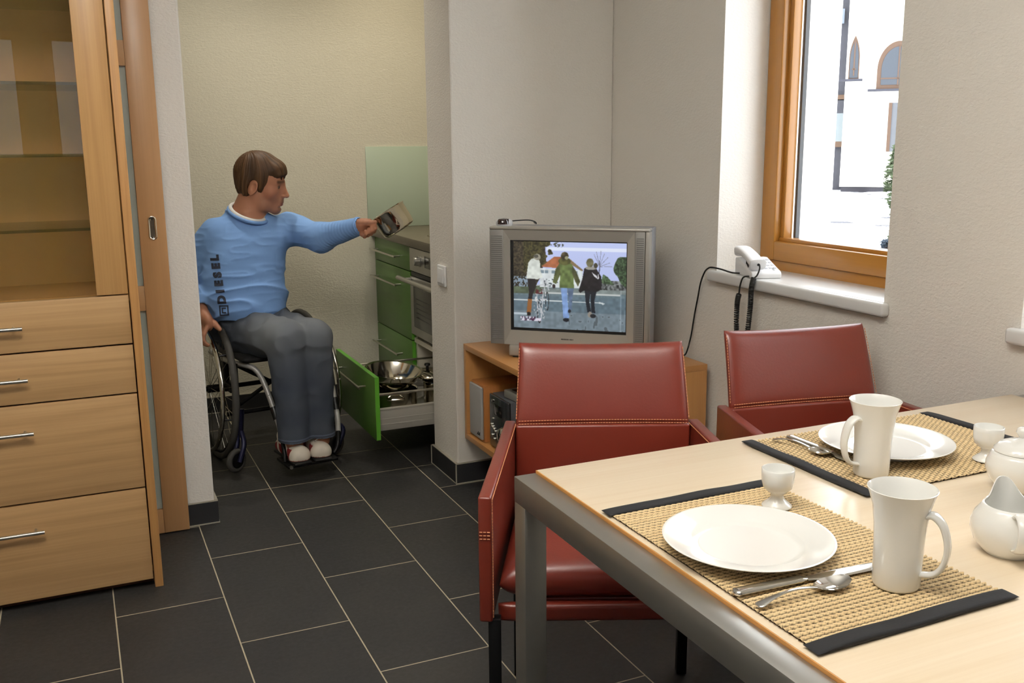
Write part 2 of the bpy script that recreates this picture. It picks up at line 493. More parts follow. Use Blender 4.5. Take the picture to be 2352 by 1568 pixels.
# ------------------------------------------------------------------ windows in the right wall
def window(name, W, origin):
    y0, y1, z0, z1 = W
    w = bpy.data.objects.new(name, None); COL.objects.link(w); w.location = origin; struct(w)
    xf = 2.159
    b = 0.072          # visible width of fixed frame plus sash
    bmv, bmh = new(), new()
    box(bmv, xf+0.012, y0-0.03, z0, xf+0.085, y0+0.03, z1, 0.003); box(bmv, xf+0.012, y1-0.012, z0, xf+0.085, y1+0.03, z1, 0.003)
    box(bmh, xf+0.012, y0-0.03, z0-0.03, xf+0.085, y1+0.03, z0+0.035, 0.003); box(bmh, xf+0.012, y0-0.03, z1-0.03, xf+0.085, y1+0.03, z1+0.03, 0.003)
    obj('window_frame', bmh, WINWOOD_H, w, True); obj('frame_upright', bmv, WINWOOD, w, True)
    s = new(); sh = new()
    ya, yb, za, zb = y0+0.004, y1-0.004, z0+0.036, z1-0.006
    box(s, xf, ya, za, xf+0.06, ya+b, zb, 0.005); box(s, xf, yb-b, za, xf+0.06, yb, zb, 0.005)
    box(sh, xf+0.0005, ya+b-0.002, za, xf+0.06, yb-b+0.002, za+b-0.008, 0.005); box(sh, xf+0.0005, ya+b-0.002, zb-b, xf+0.06, yb-b+0.002, zb, 0.005)
    so = obj('sash', sh, WINWOOD_H, w, True); obj('sash_upright', s, WINWOOD, so, True)
    # glazing bead set back, then the spacer bars of the pane
    gb = new()
    box(gb, xf+0.024, yb-b-0.020, za+b-0.010, xf+0.06, yb-b, zb-b, 0.003); box(gb, xf+0.024, ya+b, za+b-0.010, xf+0.06, ya+b+0.020, zb-b, 0.003)
    obj('glazing_bead', gb, WINWOOD, so, True)
    gh = new(); box(gh, xf+0.020, ya+b, za+b-0.010, xf+0.06, yb-b, za+b+0.004, 0.003)
    obj('glazing_bead', gh, WINWOOD_H, so, True)
    sp = new()
    for xx, t_ in ((xf+0.066, 0.008),):
        box(sp, xx, yb-b-0.030, za+b-0.01, xx+0.016, yb-b-0.018, zb-b); box(sp, xx, ya+b+0.018, za+b-0.01, xx+0.016, ya+b+0.030, zb-b)
        box(sp, xx, ya+b+0.018, za+b-0.014, xx+0.016, yb-b-0.018, za+b+0.002)
    obj('spacer_bar', sp, SEALGREY, w, True)
    p = new(); box(p, xf+0.0605, ya+b-0.004, za+b-0.02, xf+0.0645, yb-b+0.004, zb-b+0.01)
    obj('pane', p, CLEAR, w, True, smooth=False)
    # sill board with rounded nose, its ends past the opening
    sl = new()
    box(sl, 1.957, y0-0.022, z0-0.034, XW+0.002, y1+0.022, z0+0.003, 0.008, 3)
    box(sl, XW-0.004, y0+0.0, z0-0.034, xf+0.03, y1-0.0, z0+0.003, 0.002)
    obj('window_sill', sl, SILLW, w, True)
    return w
window('window_1', W1, (XW, 2.33, W1[2]))
window('window_2', W2, (XW, 1.15, W2[2]))
# large glazed opening behind the photographer
w3 = bpy.data.objects.new('window_3', None); COL.objects.link(w3); w3.location = (-0.45, -2.3, 1.2); struct(w3)
bm = new()
for x in (-1.5, -0.29, -0.08, 0.54): box(bm, x, -2.40, 1.2, x+0.06, -2.33, 2.15, 0.004)
for z in (1.2, 2.09): box(bm, -1.5, -2.395, z, -0.23, -2.335, z+0.06, 0.004); box(bm, -0.08, -2.395, z, 0.6, -2.335, z+0.06, 0.004)
obj('window_frame', bm, WINWOOD, w3, True)
bm = new(); box(bm, -1.49, -2.37, 1.21, -0.24, -2.362, 2.14); box(bm, -0.07, -2.37, 1.21, 0.59, -2.362, 2.14); obj('pane', bm, TINTED, w3, True, smooth=False)

# ------------------------------------------------------------------ sliding door that hangs before the left wall piece
d1 = bpy.data.objects.new('door_1', None); COL.objects.link(d1); d1.location = (-0.15, 3.38, 0); struct(d1)
yd0, yd1 = 3.375, 3.408
f = new()
xr0, xr1 = 0.1955, 0.2785
box(f, xr0, yd0, 0.006, xr1, yd1, 2.14, 0.002)                      # right stile
box(f, -0.62, yd0, 0.006, -0.53, yd1, 2.14, 0.002)                 # left stile
for za, zb in ((0.006, 0.092), (0.786, 0.868), (1.566, 1.643), (2.05, 2.14)):
    box(f, -0.53, yd0+0.0008, za, xr0, yd1-0.0008, zb, 0.001)
obj('door_frame', f, DOORWOOD, d1, True)
for za, zb in ((0.092, 0.786), (0.868, 1.566), (1.643, 2.05)):
    p = new(); box(p, -0.53, 3.388, za, xr0, 3.396, zb); obj('door_pane', p, FROST, d1, True, smooth=False)
# oval recessed pull
h = new()
Mh = Matrix.Translation((0.2365, yd0-0.0015, 1.0565)) @ Matrix.Rotation(R(90), 4, 'X')
pts = []
for k in range(40):
    a = 2*PI*k/40; cx, cz = math.cos(a)*0.0105, math.sin(a)*0.0105
    pts.append(Vector((0.2365+cx, yd0-0.001, 1.0565+cz+(0.026 if cz > 0 else -0.026))))
tube(h, pts, 0.0032, 8, closed=True)
hp = obj('door_pull', h, CHROME, d1, True)
h = new(); c = [h.verts.new(p + Vector((0, -0.0002, 0))) for p in pts]; c2 = [h.verts.new(Vector((0.2365+(p.x-0.2365)*0.45, yd0-0.0004, 1.0565+(p.z-1.0565)*0.85))) for p in pts]
for k in range(40): h.faces.new((c[k], c[(k+1) % 40], c2[(k+1) % 40], c2[k]))
h.faces.new(c2)
obj('recess_cup', h, CHROME, hp, True)
struct(tag(obj('trim_2', (lambda b: (box(b, -0.7, 3.36, 2.14, 1.3, 3.42, 2.2, 0.002), b)[1])(new()), SATIN), 'satin rail the sliding door hangs from', 'rail'))

# ------------------------------------------------------------------ display cabinet with drawers at the left edge
yc = 2.963; cx0, cx1 = -1.02, 0.155
cab = thing('display_cabinet', 'tall beech display cabinet with glass doors over four wide drawers', 'cabinet', (-0.43, 3.15, 0))
c = new()
box(c, 0.131, yc-0.006, 0.0, cx1, 3.355, 2.15, 0.0015); obj('side_panel', c, BEECH_EDGE, cab, True)
c = new(); box(c, cx0, yc-0.006, 0, cx0+0.024, 3.355, 2.15, 0.0015)
obj('side_panel', c, BEECH_EDGE, cab, True)
c = new()
box(c, cx0+0.024, 3.335, 0.06, 0.131, 3.352, 2.15); box(c, cx0+0.024, yc+0.03, 0.88, 0.131, 3.335, 0.899); box(c, cx0+0.024, yc+0.02, 2.11, 0.131, 3.335, 2.15)
box(c, cx0+0.024, yc+0.03, 0.04, 0.131, 3.335, 0.06)
obj('carcass', c, CABIN, cab, True)
c = new(); box(c, cx0+0.024, yc+0.045, 0.0, 0.131, yc+0.06, 0.06); obj('plinth', c, simple('plinth_brown', (92, 58, 34), 0.6), cab, True)
for z in (1.09, 1.295, 1.488, 1.72):
    c = new(); box(c, cx0+0.026, yc+0.035, z-0.004, 0.129, 3.33, z+0.004); obj('glass_shelf', c, SHELFGLASS, cab, True, smooth=False)
zs = [(0.027, 0.317), (0.3225, 0.6085), (0.6135, 0.755), (0.760, 0.9005)]
xm = -0.445
for za, zb in zs:
    d = new(); box(d, cx0+0.027, yc, za, 0.1275, yc+0.022, zb, 0.0012)
    dr = obj('drawer', d, BEECH_H, cab, True)
    hz = za + (zb-za)*(0.5 if zb-za < 0.2 else 0.73)
    h = new(); tube(h, [(-0.74, yc-0.030, hz), (-0.152, yc-0.030, hz)], 0.0055, 12)
    for x in (-0.72, -0.175): cyl(h, (x, yc-0.03, hz), (x, yc, hz), 0.004, 10)
    obj('handle', h, SATIN, dr, True)
for s, (xa, xb) in (('r', (xm+0.0015, 0.1275)), ('l', (cx0+0.027, xm-0.0015))):
    d = new()
    fx0, fx1 = (xa, xb)
    sw = 0.083
    if s == 'r': box(d, xb-sw, yc, 0.9045, xb, yc+0.022, 2.148, 0.0012); box(d, xa, yc, 0.9045, xa+0.02, yc+0.022, 2.148, 0.0012)
    else: box(d, xa, yc, 0.9045, xa+sw, yc+0.022, 2.148, 0.0012); box(d, xb-0.02, yc, 0.9045, xb, yc+0.022, 2.148, 0.0012)
    box(d, xa, yc+0.0006, 2.07, xb, yc+0.0214, 2.148, 0.001)
    dd = obj('door', d, BEECH_V, cab, True)
    g = new(); box(g, xa+0.018, yc+0.006, 0.9065, xb-(sw if s == 'r' else 0.018), yc+0.011, 2.072) if s == 'r' else box(g, xa+sw, yc+0.006, 0.9065, xb-0.018, yc+0.011, 2.072)
    obj('door_glass', g, CABGLASS, dd, True, smooth=False)
# glassware standing inside, soft shapes behind the pane
GLW = glass('drinking_glass', (0.9, 0.93, 0.9), 1.2)
def tumbler(x, y, z, label):
    b = new(); lathe(b, [(0, 0), (0.027, 0), (0.031, 0.002), (0.036, 0.11), (0.0345, 0.11), (0.029, 0.008), (0, 0.007)], 32)
    o = obj('drinking_glass', b, GLW); o.location = (x, y, z)
    return tag(o, label, 'glass')

# ------------------------------------------------------------------ kitchen along the right side of the back room
XC = 1.425; YK0, YK1, YK2 = 4.90, 4.325, 3.715
def bar_handle(x, ya, yb, z, parent):
    h = new(); tube(h, [(x-0.034, ya, z), (x-0.034, yb, z)], 0.0052, 12)
    e = 0.028 if ya < yb else -0.028
    for yy in (ya+e, yb-e): cyl(h, (x-0.034, yy, z), (x, yy, z), 0.0042, 10)
    return obj('handle', h, SATIN, parent, True)
bc = thing('base_cabinet', 'green fronted kitchen base cabinet standing in the far corner beside the oven', 'cabinet', (1.72, 4.61, 0))
c = new(); box(c, XC+0.022, YK1+0.004, 0.10, 2.035, YK0, 0.848); obj('carcass', c, WHITELAM, bc, True, smooth=False)
c = new(); box(c, XC+0.06, YK1+0.004, 0.0, XC+0.075, YK0, 0.10); obj('plinth', c, BLACK, bc, True, smooth=False)
for za, zb, hz in ((0.732, 0.847, 0.788), (0.4015, 0.7275, 0.650), (0.105, 0.3965, 0.308)):
    d = new(); box(d, XC, YK1+0.003, za, XC+0.020, YK0-0.004, zb, 0.001); dr = obj('drawer', d, GREEN, bc, True)
    bar_handle(XC, 4.452, 4.872, hz, dr)
    e = new(); box(e, XC+0.001, YK1+0.0015, za+0.001, XC+0.0195, YK1+0.003, zb-0.001); obj('edge_band', e, GREENEDGE, dr, True, smooth=False)
# oven housing with the pulled-out pan drawer
oh = thing('oven_cabinet', 'oven housing cabinet with its green pan drawer pulled out', 'cabinet', (1.72, 4.02, 0))
c = new()
box(c, XC+0.022, YK1-0.018, 0.10, 2.035, YK1-0.001, 0.848); box(c, XC+0.022, YK2, 0.10, 2.035, YK2+0.017, 0.848); box(c, XC+0.022, YK2+0.017, 0.10, 2.035, YK1-0.018, 0.118)
box(c, XC+0.012, YK2+0.0, 0.392, 2.035, YK1-0.001, 0.414); box(c, 2.02, YK2+0.017, 0.118, 2.035, YK1-0.018, 0.848)
obj('carcass', c, WHITELAM, oh, True, smooth=False)
c = new(); box(c, XC+0.06, YK2, 0.0, XC+0.075, YK1, 0.10); obj('plinth', c, BLACK, oh, True, smooth=False)
XD = 1.055
d = new(); box(d, XD, YK2-0.012, 0.128, XD+0.019, YK1+0.002, 0.392, 0.001); dr = obj('drawer', d, GREEN, oh, True)
e = new(); box(e, XD+0.001, YK2-0.0135, 0.129, XD+0.0185, YK2-0.012, 0.391); box(e, XD+0.001, YK2-0.012, 0.392, XD+0.0185, YK1+0.002, 0.3932)
obj('edge_band', e, GREENEDGE, dr, True, smooth=False)
bar_handle(XD, 3.812, 4.252, 0.328, dr)
b = new()
box(b, XD+0.019, YK2+0.022, 0.165, 1.60, YK1-0.022, 0.178)
for yy in (YK2+0.010, YK1-0.022):
    box(b, XD+0.019, yy, 0.160, 1.60, yy+0.012, 0.252, 0.002)
    box(b, XD+0.019, yy-0.002, 0.182, 1.60, yy+0.014, 0.188, 0.001); box(b, XD+0.019, yy-0.002, 0.206, 1.60, yy+0.014, 0.211, 0.001)
    box(b, XD+0.019, yy-0.003, 0.246, 1.60, yy+0.015, 0.254, 0.001)
obj('drawer_box', b, DRAWERGREY, dr, True)
for yy in (YK2+0.016, YK1-0.016):
    b = new(); tube(b, [(XD+0.019, yy, 0.312), (1.60, yy, 0.312)], 0.0055, 10); obj('side_rail', b, SATIN, dr, True)
# oven
ov = thing('oven', 'built-in steel oven with dark glass door under the worktop', 'oven', (1.72, 4.02, 0.42))
b = new(); box(b, XC+0.03, YK2+0.02, 0.416, 1.98, YK1-0.020, 0.84); obj('body', b, BLACK, ov, True, smooth=False)
b = new(); box(b, XC-0.004, YK2+0.004, 0.738, XC+0.02, YK1-0.006, 0.846, 0.003); cp = obj('control_panel', b, STEEL, ov, True)
for yy, nm in ((4.172, 'knob'), (3.86, 'knob')):
    b = new(); Mk = Matrix.Translation((XC-0.004, yy, 0.795)) @ Matrix.Rotation(R(-90), 4, 'Y')
    lathe(b, [(0, 0), (0.026, 0), (0.026, 0.003), (0.021, 0.006), (0.019, 0.026), (0.016, 0.029), (0, 0.029)], 32, Mk); obj('knob', b, STEEL, cp, True)
b = new(); box(b, XC-0.0055, 3.93, 0.772, XC-0.003, 4.105, 0.825, 0.001); obj('display', b, OVENGLASS, cp, True)
b = new(); box(b, XC-0.004, YK2+0.004, 0.436, XC+0.018, YK1-0.006, 0.712, 0.003); od = obj('oven_door', b, STEEL, ov, True)
b = new(); box(b, XC-0.006, YK2+0.05, 0.478, XC-0.0035, YK1-0.055, 0.668, 0.002); obj('oven_window', b, OVENGLASS, od, True)
b = new()
for k in range(5): tube(b, [(XC-0.0065, YK2+0.075, 0.525+k*0.022), (XC-0.0065, YK1-0.085, 0.525+k*0.022)], 0.0008, 6)
obj('oven_shelf', b, simple('oven_rack_dim', (70, 68, 64), 0.4, 0.5), od, True)
b = new(); tube(b, [(XC-0.046, YK2+0.03, 0.700), (XC-0.046, YK1+0.055, 0.700)], 0.011, 14, flat=0.8)
for yy in (YK2+0.07, YK1-0.03): cyl(b, (XC-0.046, yy, 0.70), (XC-0.003, yy, 0.70), 0.007, 10)
obj('handle', b, STEEL, od, True)
b = new(); box(b, XC+0.001, YK2+0.01, 0.716, XC+0.018, YK1-0.01, 0.734); obj('vent_slot', b, BLACK, ov, True, smooth=False)
# worktop, hob and splashback
b = new(); box(b, XC-0.018, YK2-0.02, 0.852, 2.037, KB-0.002, 0.892, 0.003); wt = tag(obj('worktop', b, WORKTOP), 'grey brown stone look worktop above the green cabinets', 'worktop')
b = new(); box(b, 1.52, 3.76, 0.8925, 1.98, 4.30, 0.897, 0.002)
hb = tag(obj('hob', b, OVENGLASS), 'black glass hob set in the kitchen worktop', 'hob')
b = new(); box(b, 1.51, 3.75, 0.8922, 1.515, 4.31, 0.8985); box(b, 1.985, 3.75, 0.8922, 1.99, 4.31, 0.8985); box(b, 1.51, 4.305, 0.8922, 1.99, 4.31, 0.8985); box(b, 1.51, 3.75, 0.8922, 1.99, 3.755, 0.8985)
obj('steel_trim', b, SATIN, hb, smooth=False)
b = new(); box(b, 1.396, KB-0.008, 0.893, 2.037, KB-0.0005, 1.305, 0.001)
tag(obj('splashback', b, GLASSGREEN), 'pale green frosted glass splashback on the kitchen wall', 'splashback')
# downlights
for x, y in ((0.66, 4.28), (1.52, 4.40), (1.10, 4.02)):
    t = thing('downlight', {0.66: 'recessed kitchen downlight over the back wall nearer the left', 1.52: 'recessed kitchen downlight over the worktop corner', 1.10: 'recessed kitchen downlight over the pan drawer'}[x], 'lamp', (x, y, CZ-0.02), 0, 'kitchen downlights')
    b = new(); lathe(b, [(0.034, 0.0), (0.045, 0.0), (0.046, 0.004), (0.046, 0.019), (0.034, 0.019)], 32, closed=True); obj('ring', b, SATIN, t)
    b = new(); lathe(b, [(0, 0.016), (0.033, 0.016), (0.033, 0.019), (0, 0.019)], 24)
    mt = NT('lamp_glow'); mt.b.inputs['Emission Color'].default_value = (1, 0.85, 0.6, 1); mt.b.inputs['Emission Strength'].default_value = 6; mt.m.cycles.emission_sampling = 'NONE'
    obj('bulb', b, mt.m, t)
t = thing('added_fill_uplighter', 'added unseen square white tray lamp filling the dining room by ceiling bounce', 'lamp', (0.0, 0.75, 2.19))  # made-up fixture around the added fill light, out of view
b = new(); box(b, -0.28, -0.28, 0.0, 0.28, 0.28, 0.03, 0.004)
for q in ((-0.28, -0.28, -0.27, 0.28), (0.27, -0.28, 0.28, 0.28), (-0.28, -0.28, 0.28, -0.27), (-0.28, 0.27, 0.28, 0.28)): box(b, q[0], q[1], 0.028, q[2], q[3], 0.06)
obj('tray', b, PLASTICW, t)
for x, y in ((-0.26, -0.26), (0.26, -0.26), (-0.26, 0.26), (0.26, 0.26)):
    b = new(); cyl(b, (x, y, 0.03), (x*0.3, y*0.3, CZ-2.19-0.02), 0.0015, 6); obj('cable', b, SATIN, t)
b = new(); box(b, -0.10, -0.10, CZ-2.19-0.025, 0.10, 0.10, CZ-2.19-0.0005, 0.004); obj('canopy', b, PLASTICW, t)

# pots and bowls in the open drawer
STEELPOT = simple('polished_pan_steel', (214, 208, 194), 0.10, 1.0)
def pot_bm(r, h):
    b = new()
    lathe(b, [(0, 0), (r*0.94, 0), (r, 0.006), (r, h-0.004), (r+0.004, h), (r+0.002, h+0.002), (r-0.002, h-0.002), (r-0.002, 0.008), (0, 0.006)], 48)
    return b
def cook_pot(name, label, x, y, z, r, h, rz):
    t = thing(name, label, 'pot', (x, y, z), rz, 'pans in the pulled out drawer')
    obj('pot_body', pot_bm(r, h), STEELPOT, t)
    for s in (-1, 1):
        b = new(); tube(b, smooth_path([(s*(r-0.001), -0.035, h*0.8), (s*(r+0.028), -0.03, h*0.82), (s*(r+0.034), 0, h*0.83), (s*(r+0.028), 0.03, h*0.82), (s*(r-0.001), 0.035, h*0.8)], 5), 0.0045, 8)
        obj('loop_handle', b, STEELPOT, t)
    return t
cook_pot('stock_pot', 'steel pot under the mixing bowl in the open drawer', 1.215, 3.955, 0.178, 0.098, 0.095, R(75))
cook_pot('stew_pot', 'second steel pot deeper in the open drawer behind the bowl', 1.30, 4.20, 0.178, 0.085, 0.10, R(20))
cook_pot('low_pan', 'low steel pan at the inner end of the open drawer by the oven', 1.435, 3.93, 0.178, 0.09, 0.12, R(100))
b = new()
lathe(b, [(0, 0.0), (0.045, 0.0), (0.075, 0.016), (0.104, 0.045), (0.118, 0.074), (0.127, 0.078), (0.128, 0.080), (0.118, 0.0775), (0.102, 0.047), (0.073, 0.018), (0.044, 0.003), (0, 0.003)], 64)
mb_ = obj('mixing_bowl', b, STEELPOT); mb_.location = (1.212, 3.97, 0.278); mb_.rotation_euler = (R(7), R(5), 0)
tag(mb_, 'wide polished steel mixing bowl on top of the pans in the drawer', 'bowl')
b = new(); lathe(b, [(0, 0.0), (0.07, 0), (0.09, 0.014), (0.104, 0.02), (0.106, 0.022), (0.088, 0.017), (0.068, 0.003), (0, 0.003)], 48)
ld = thing('pan_lid', 'steel pan lid lying beside the mixing bowl in the drawer', 'lid', (1.395, 4.03, 0.302), 0)
b2 = new(); lathe(b2, [(0.098, 0), (0.10, 0.003), (0.085, 0.014), (0.05, 0.022), (0, 0.026), (0, 0.0235), (0.05, 0.019), (0.084, 0.011), (0.098, 0.0)], 48); obj('lid_disc', b2, STEELPOT, ld)
b2 = new(); lathe(b2, [(0, 0.026), (0.007, 0.026), (0.006, 0.036), (0.014, 0.042), (0.012, 0.05), (0, 0.052)], 24); obj('lid_knob', b2, BLACK, ld)
b.free()

# light switch on the end of the wall
ls = thing('light_switch', 'white rocker light switch on the wall end by the opening', 'switch', (1.30, 3.54, 0.813))
b = new(); box(b, -0.010, -0.041, -0.041, 0.0, 0.041, 0.041, 0.004, 3); obj('switch_frame', b, PLASTICW, ls)
b = new(); box(b, -0.014, -0.029, -0.029, -0.008, 0.029, 0.029, 0.003, 3, Matrix.Rotation(R(3), 4, 'Y')); obj('rocker', b, PLASTICW, ls)

# ------------------------------------------------------------------ television stand in the corner
sx0, sx1, sy0, sy1 = 1.327, 1.955, 2.70, 3.405
sz0, sz1 = 0.187, 0.565
st = thing('tv_stand', 'beech television stand open to one side in the room corner', 'tv stand', (1.64, 3.05, 0))
b = new(); box(b, sx0, sy0, sz1-0.022, sx1, sy1, sz1, 0.0012); obj('top', b, STANDWOOD, st, True)
b = new(); box(b, sx0, sy0, sz0, sx1, sy1, sz0+0.022, 0.0012); obj('shelf', b, STANDWOOD, st, True)
b = new(); box(b, sx0+0.0005, sy0+0.0005, sz0+0.022, sx1, sy0+0.022, sz1-0.022, 0.001); obj('side_panel', b, STANDWOOD_Z, st, True)
b = new(); box(b, sx0+0.0005, sy1-0.022, sz0+0.022, sx1, sy1-0.0005, sz1-0.022, 0.001); obj('side_panel', b, STANDWOOD_Z, st, True)
b = new(); box(b, sx1-0.016, sy0+0.022, sz0+0.022, sx1-0.001, sy1-0.022, sz1-0.022); obj('rear_panel', b, STANDWOOD, st, True)
b = new(); box(b, sx0+0.05, sy0+0.06, 0.0, sx0+0.075, sy1-0.16, sz0, 0.001); box(b, sx1-0.06, sy0+0.06, 0.0, sx1-0.035, sy1-0.16, sz0, 0.001)
box(b, sx0+0.075, sy1-0.185, 0, sx1-0.06, sy1-0.16, sz0, 0.001); box(b, sx0+0.075, sy0+0.06, 0, sx1-0.06, sy0+0.085, sz0, 0.001)
obj('plinth', b, STANDWOOD_Z, st, True)

# loudspeaker and stereo on its shelf, both looking out of the open side
shz = sz0+0.0225
sp = thing('speaker', 'small wood cased loudspeaker with grey grille on the stand shelf', 'speaker', (1.43, 3.312, shz))
b = new(); box(b, -0.083, -0.062, 0.0, 0.11, 0.066, 0.218, 0.002); obj('speaker_case', b, wood('speaker_wood', (188, 124, 66), (148, 88, 42), 'z', 2.0), sp)
b = new(); box(b, -0.094, -0.056, 0.008, -0.0835, 0.062, 0.212, 0.004, 3); gr = obj('grille', b, simple('speaker_cloth_grey', (158, 156, 152), 0.85, bump=(500, 0.4, 0.001)), sp)
b = new()
for y in (-0.022, -0.036): tube(b, [(-0.0948, y+0.005, 0.024), (-0.0948, y-0.005, 0.034)], 0.0022, 6); tube(b, [(-0.0948, y-0.002, 0.024), (-0.0948, y-0.005, 0.026)], 0.002, 6)
obj('badge', b, BLACK, gr)
stt = thing('stereo', 'compact grey stereo with round volume dial on the stand shelf', 'stereo', (1.46, 3.12, shz))
b = new(); box(b, -0.10, -0.085, 0.006, 0.16, 0.085, 0.205, 0.004); obj('stereo_case', b, simple('stereo_grey', (92, 94, 98), 0.4, 0.3), stt)
b = new(); box(b, -0.112, -0.085, 0.006, -0.0995, 0.085, 0.205, 0.005, 3); fc = obj('stereo_front', b, simple('stereo_dark_front', (48, 50, 52), 0.25, 0.2, coat=0.3), stt)
Mx = lambda x, y, z: Matrix.Translation((x, y, z)) @ Matrix.Rotation(R(-90), 4, 'Y')
b = new(); lathe(b, [(0, 0), (0.030, 0), (0.031, 0.004), (0.026, 0.016), (0.020, 0.019), (0, 0.019)], 36, Mx(-0.112, -0.045, 0.075)); obj('volume_dial', b, CHROME, fc)
b = new(); box(b, -0.1135, -0.03, 0.135, -0.1115, 0.04, 0.175, 0.002); obj('display', b, OVENGLASS, fc)
for k, (y, z) in enumerate(((0.066, 0.090), (0.054, 0.084), (0.042, 0.078), (0.030, 0.071), (0.05, 0.185), (0.05, 0.115), (0.06, 0.05), (0.04, 0.04))):
    b = new(); lathe(b, [(0, 0), (0.0055, 0), (0.005, 0.004), (0, 0.005)], 14, Mx(-0.112, y, z)); obj('button', b, CHROME, fc)
rec = thing('remote_receiver', 'small flat silver box lying on top of the stereo', 'device', (1.425, 3.065, shz+0.2055), R(6))
b = new(); box(b, -0.05, -0.06, 0.0, 0.06, 0.06, 0.030, 0.005, 3); obj('case', b, simple('receiver_silver', (170, 168, 160), 0.35, 0.5), rec)
b = new(); box(b, -0.03, -0.035, 0.0295, 0.04, 0.035, 0.0315, 0.001); obj('dark_panel', b, OVENGLASS, rec)
# ------------------------------------------------------------------ television
tvx = Vector((0.754, -0.657, 0)).normalized(); tn = Vector((-tvx.y*-1, tvx.x*-1, 0))
rz = math.atan2(tvx.y, tvx.x)
tv0 = Vector((1.40, 3.10, 0)) + tvx*0.1985
tv = thing('television', 'silver tube television on the corner stand showing people walking', 'television', (tv0.x, tv0.y, 0.5655), rz)
# local: x to the right of the picture, -y towards the viewer, z up
hw, zb, zt = 0.2835, 0.046, 0.455
def frame_ring(bm, outer, inner, y0, y1, yi):
    A = [bm.verts.new((x, y0, z)) for x, z in outer]; B = [bm.verts.new((x, yi, z)) for x, z in inner]; C = [bm.verts.new((x, y1, z)) for x, z in outer]
    D = [bm.verts.new((x, yi+0.012, z)) for x, z in inner]
    for k in range(4):
        j = (k+1) % 4
        bm.faces.new((A[k], A[j], B[j], B[k])); bm.faces.new((A[j], A[k], C[k], C[j])); bm.faces.new((B[k], B[j], D[j], D[k]))
rect = lambda x0, z0, x1, z1: [(x0, z0), (x1, z0), (x1, z1), (x0, z1)]
px0, px1, pz0, pz1 = -0.2085, 0.2075, 0.098, 0.419       # picture tube opening
b = new()
frame_ring(b, rect(-0.232, zb, 0.2335, zt), rect(px0, pz0, px1, pz1), 0.0, 0.05, 0.004)
obj('bezel', b, TVSILVER, tv, smooth=False)
for s in (-1, 1):
    g = new()
    xa, xb = (-hw, -0.2325) if s < 0 else (0.2335, 0.268)
    box(g, xa, 0.001, zb, xb, 0.05, zt, 0.0015)
    go = obj('speaker_grille', g, TVGRILLE, tv)
    g = new()
    for k in range(52):
        z = zb+0.018+k*0.0072; box(g, xa+0.006, -0.0004, z, xb-0.004, 0.0012, z+0.0028)
    obj('grille_slots', g, simple('tv_slot_dark_%d' % s, (104, 102, 100), 0.6), go, smooth=False)
g = new(); box(g, 0.2695, 0.0005, zb, hw, 0.05, zt, 0.002); obj('bezel_strip', g, TVSILVER, tv)
g = new(); box(g, -hw, -0.002, zt, hw, 0.055, zt+0.011, 0.004, 3); obj('top_trim', g, TVSILVER, tv)
g = new()      # tapering back of the tube housing
prof = [(0.05, hw, zb-0.004, zt+0.008), (0.14, hw, zb-0.004, zt+0.008), (0.20, hw*0.93, zb, zt-0.01), (0.30, hw*0.72, zb+0.005, zt-0.07), (0.38, hw*0.55, zb+0.01, zt-0.13), (0.40, hw*0.5, zb+0.015, zt-0.15)]
rg = [[g.verts.new(p) for p in ((-w_, y, z0), (w_, y, z0), (w_, y, z1), (-w_, y, z1))] for y, w_, z0, z1 in prof]
for A, B in zip(rg, rg[1:]):
    for k in range(4): g.faces.new((A[k], A[(k+1) % 4], B[(k+1) % 4], B[k]))
g.faces.new(rg[0]); g.faces.new(rg[-1])
obj('housing', g, TVBACK, tv, angle=20)
g = new(); box(g, -0.215, -0.006, 0.004, 0.215, 0.20, 0.046, 0.008, 3); obj('foot', g, TVSILVER, tv)
g = new(); box(g, -0.20, -0.003, 0.0, 0.20, 0.19, 0.006, 0.002); obj('foot_pad', g, BLACK, tv)
g = new()
for k, w_ in enumerate((5, 4, 4, 4, 4, 2, 4, 4, 2)):
    x = -0.022 + k*0.0052; box(g, x, -0.0006, 0.0715, x+w_*0.0008, 0.001, 0.0755)
obj('maker_mark', g, BLACK, tv, smooth=False)
g = new(); box(g, px0, 0.0082, pz0, px1, 0.016, pz1); obj('tube_surround', g, BLACK, tv, smooth=False)

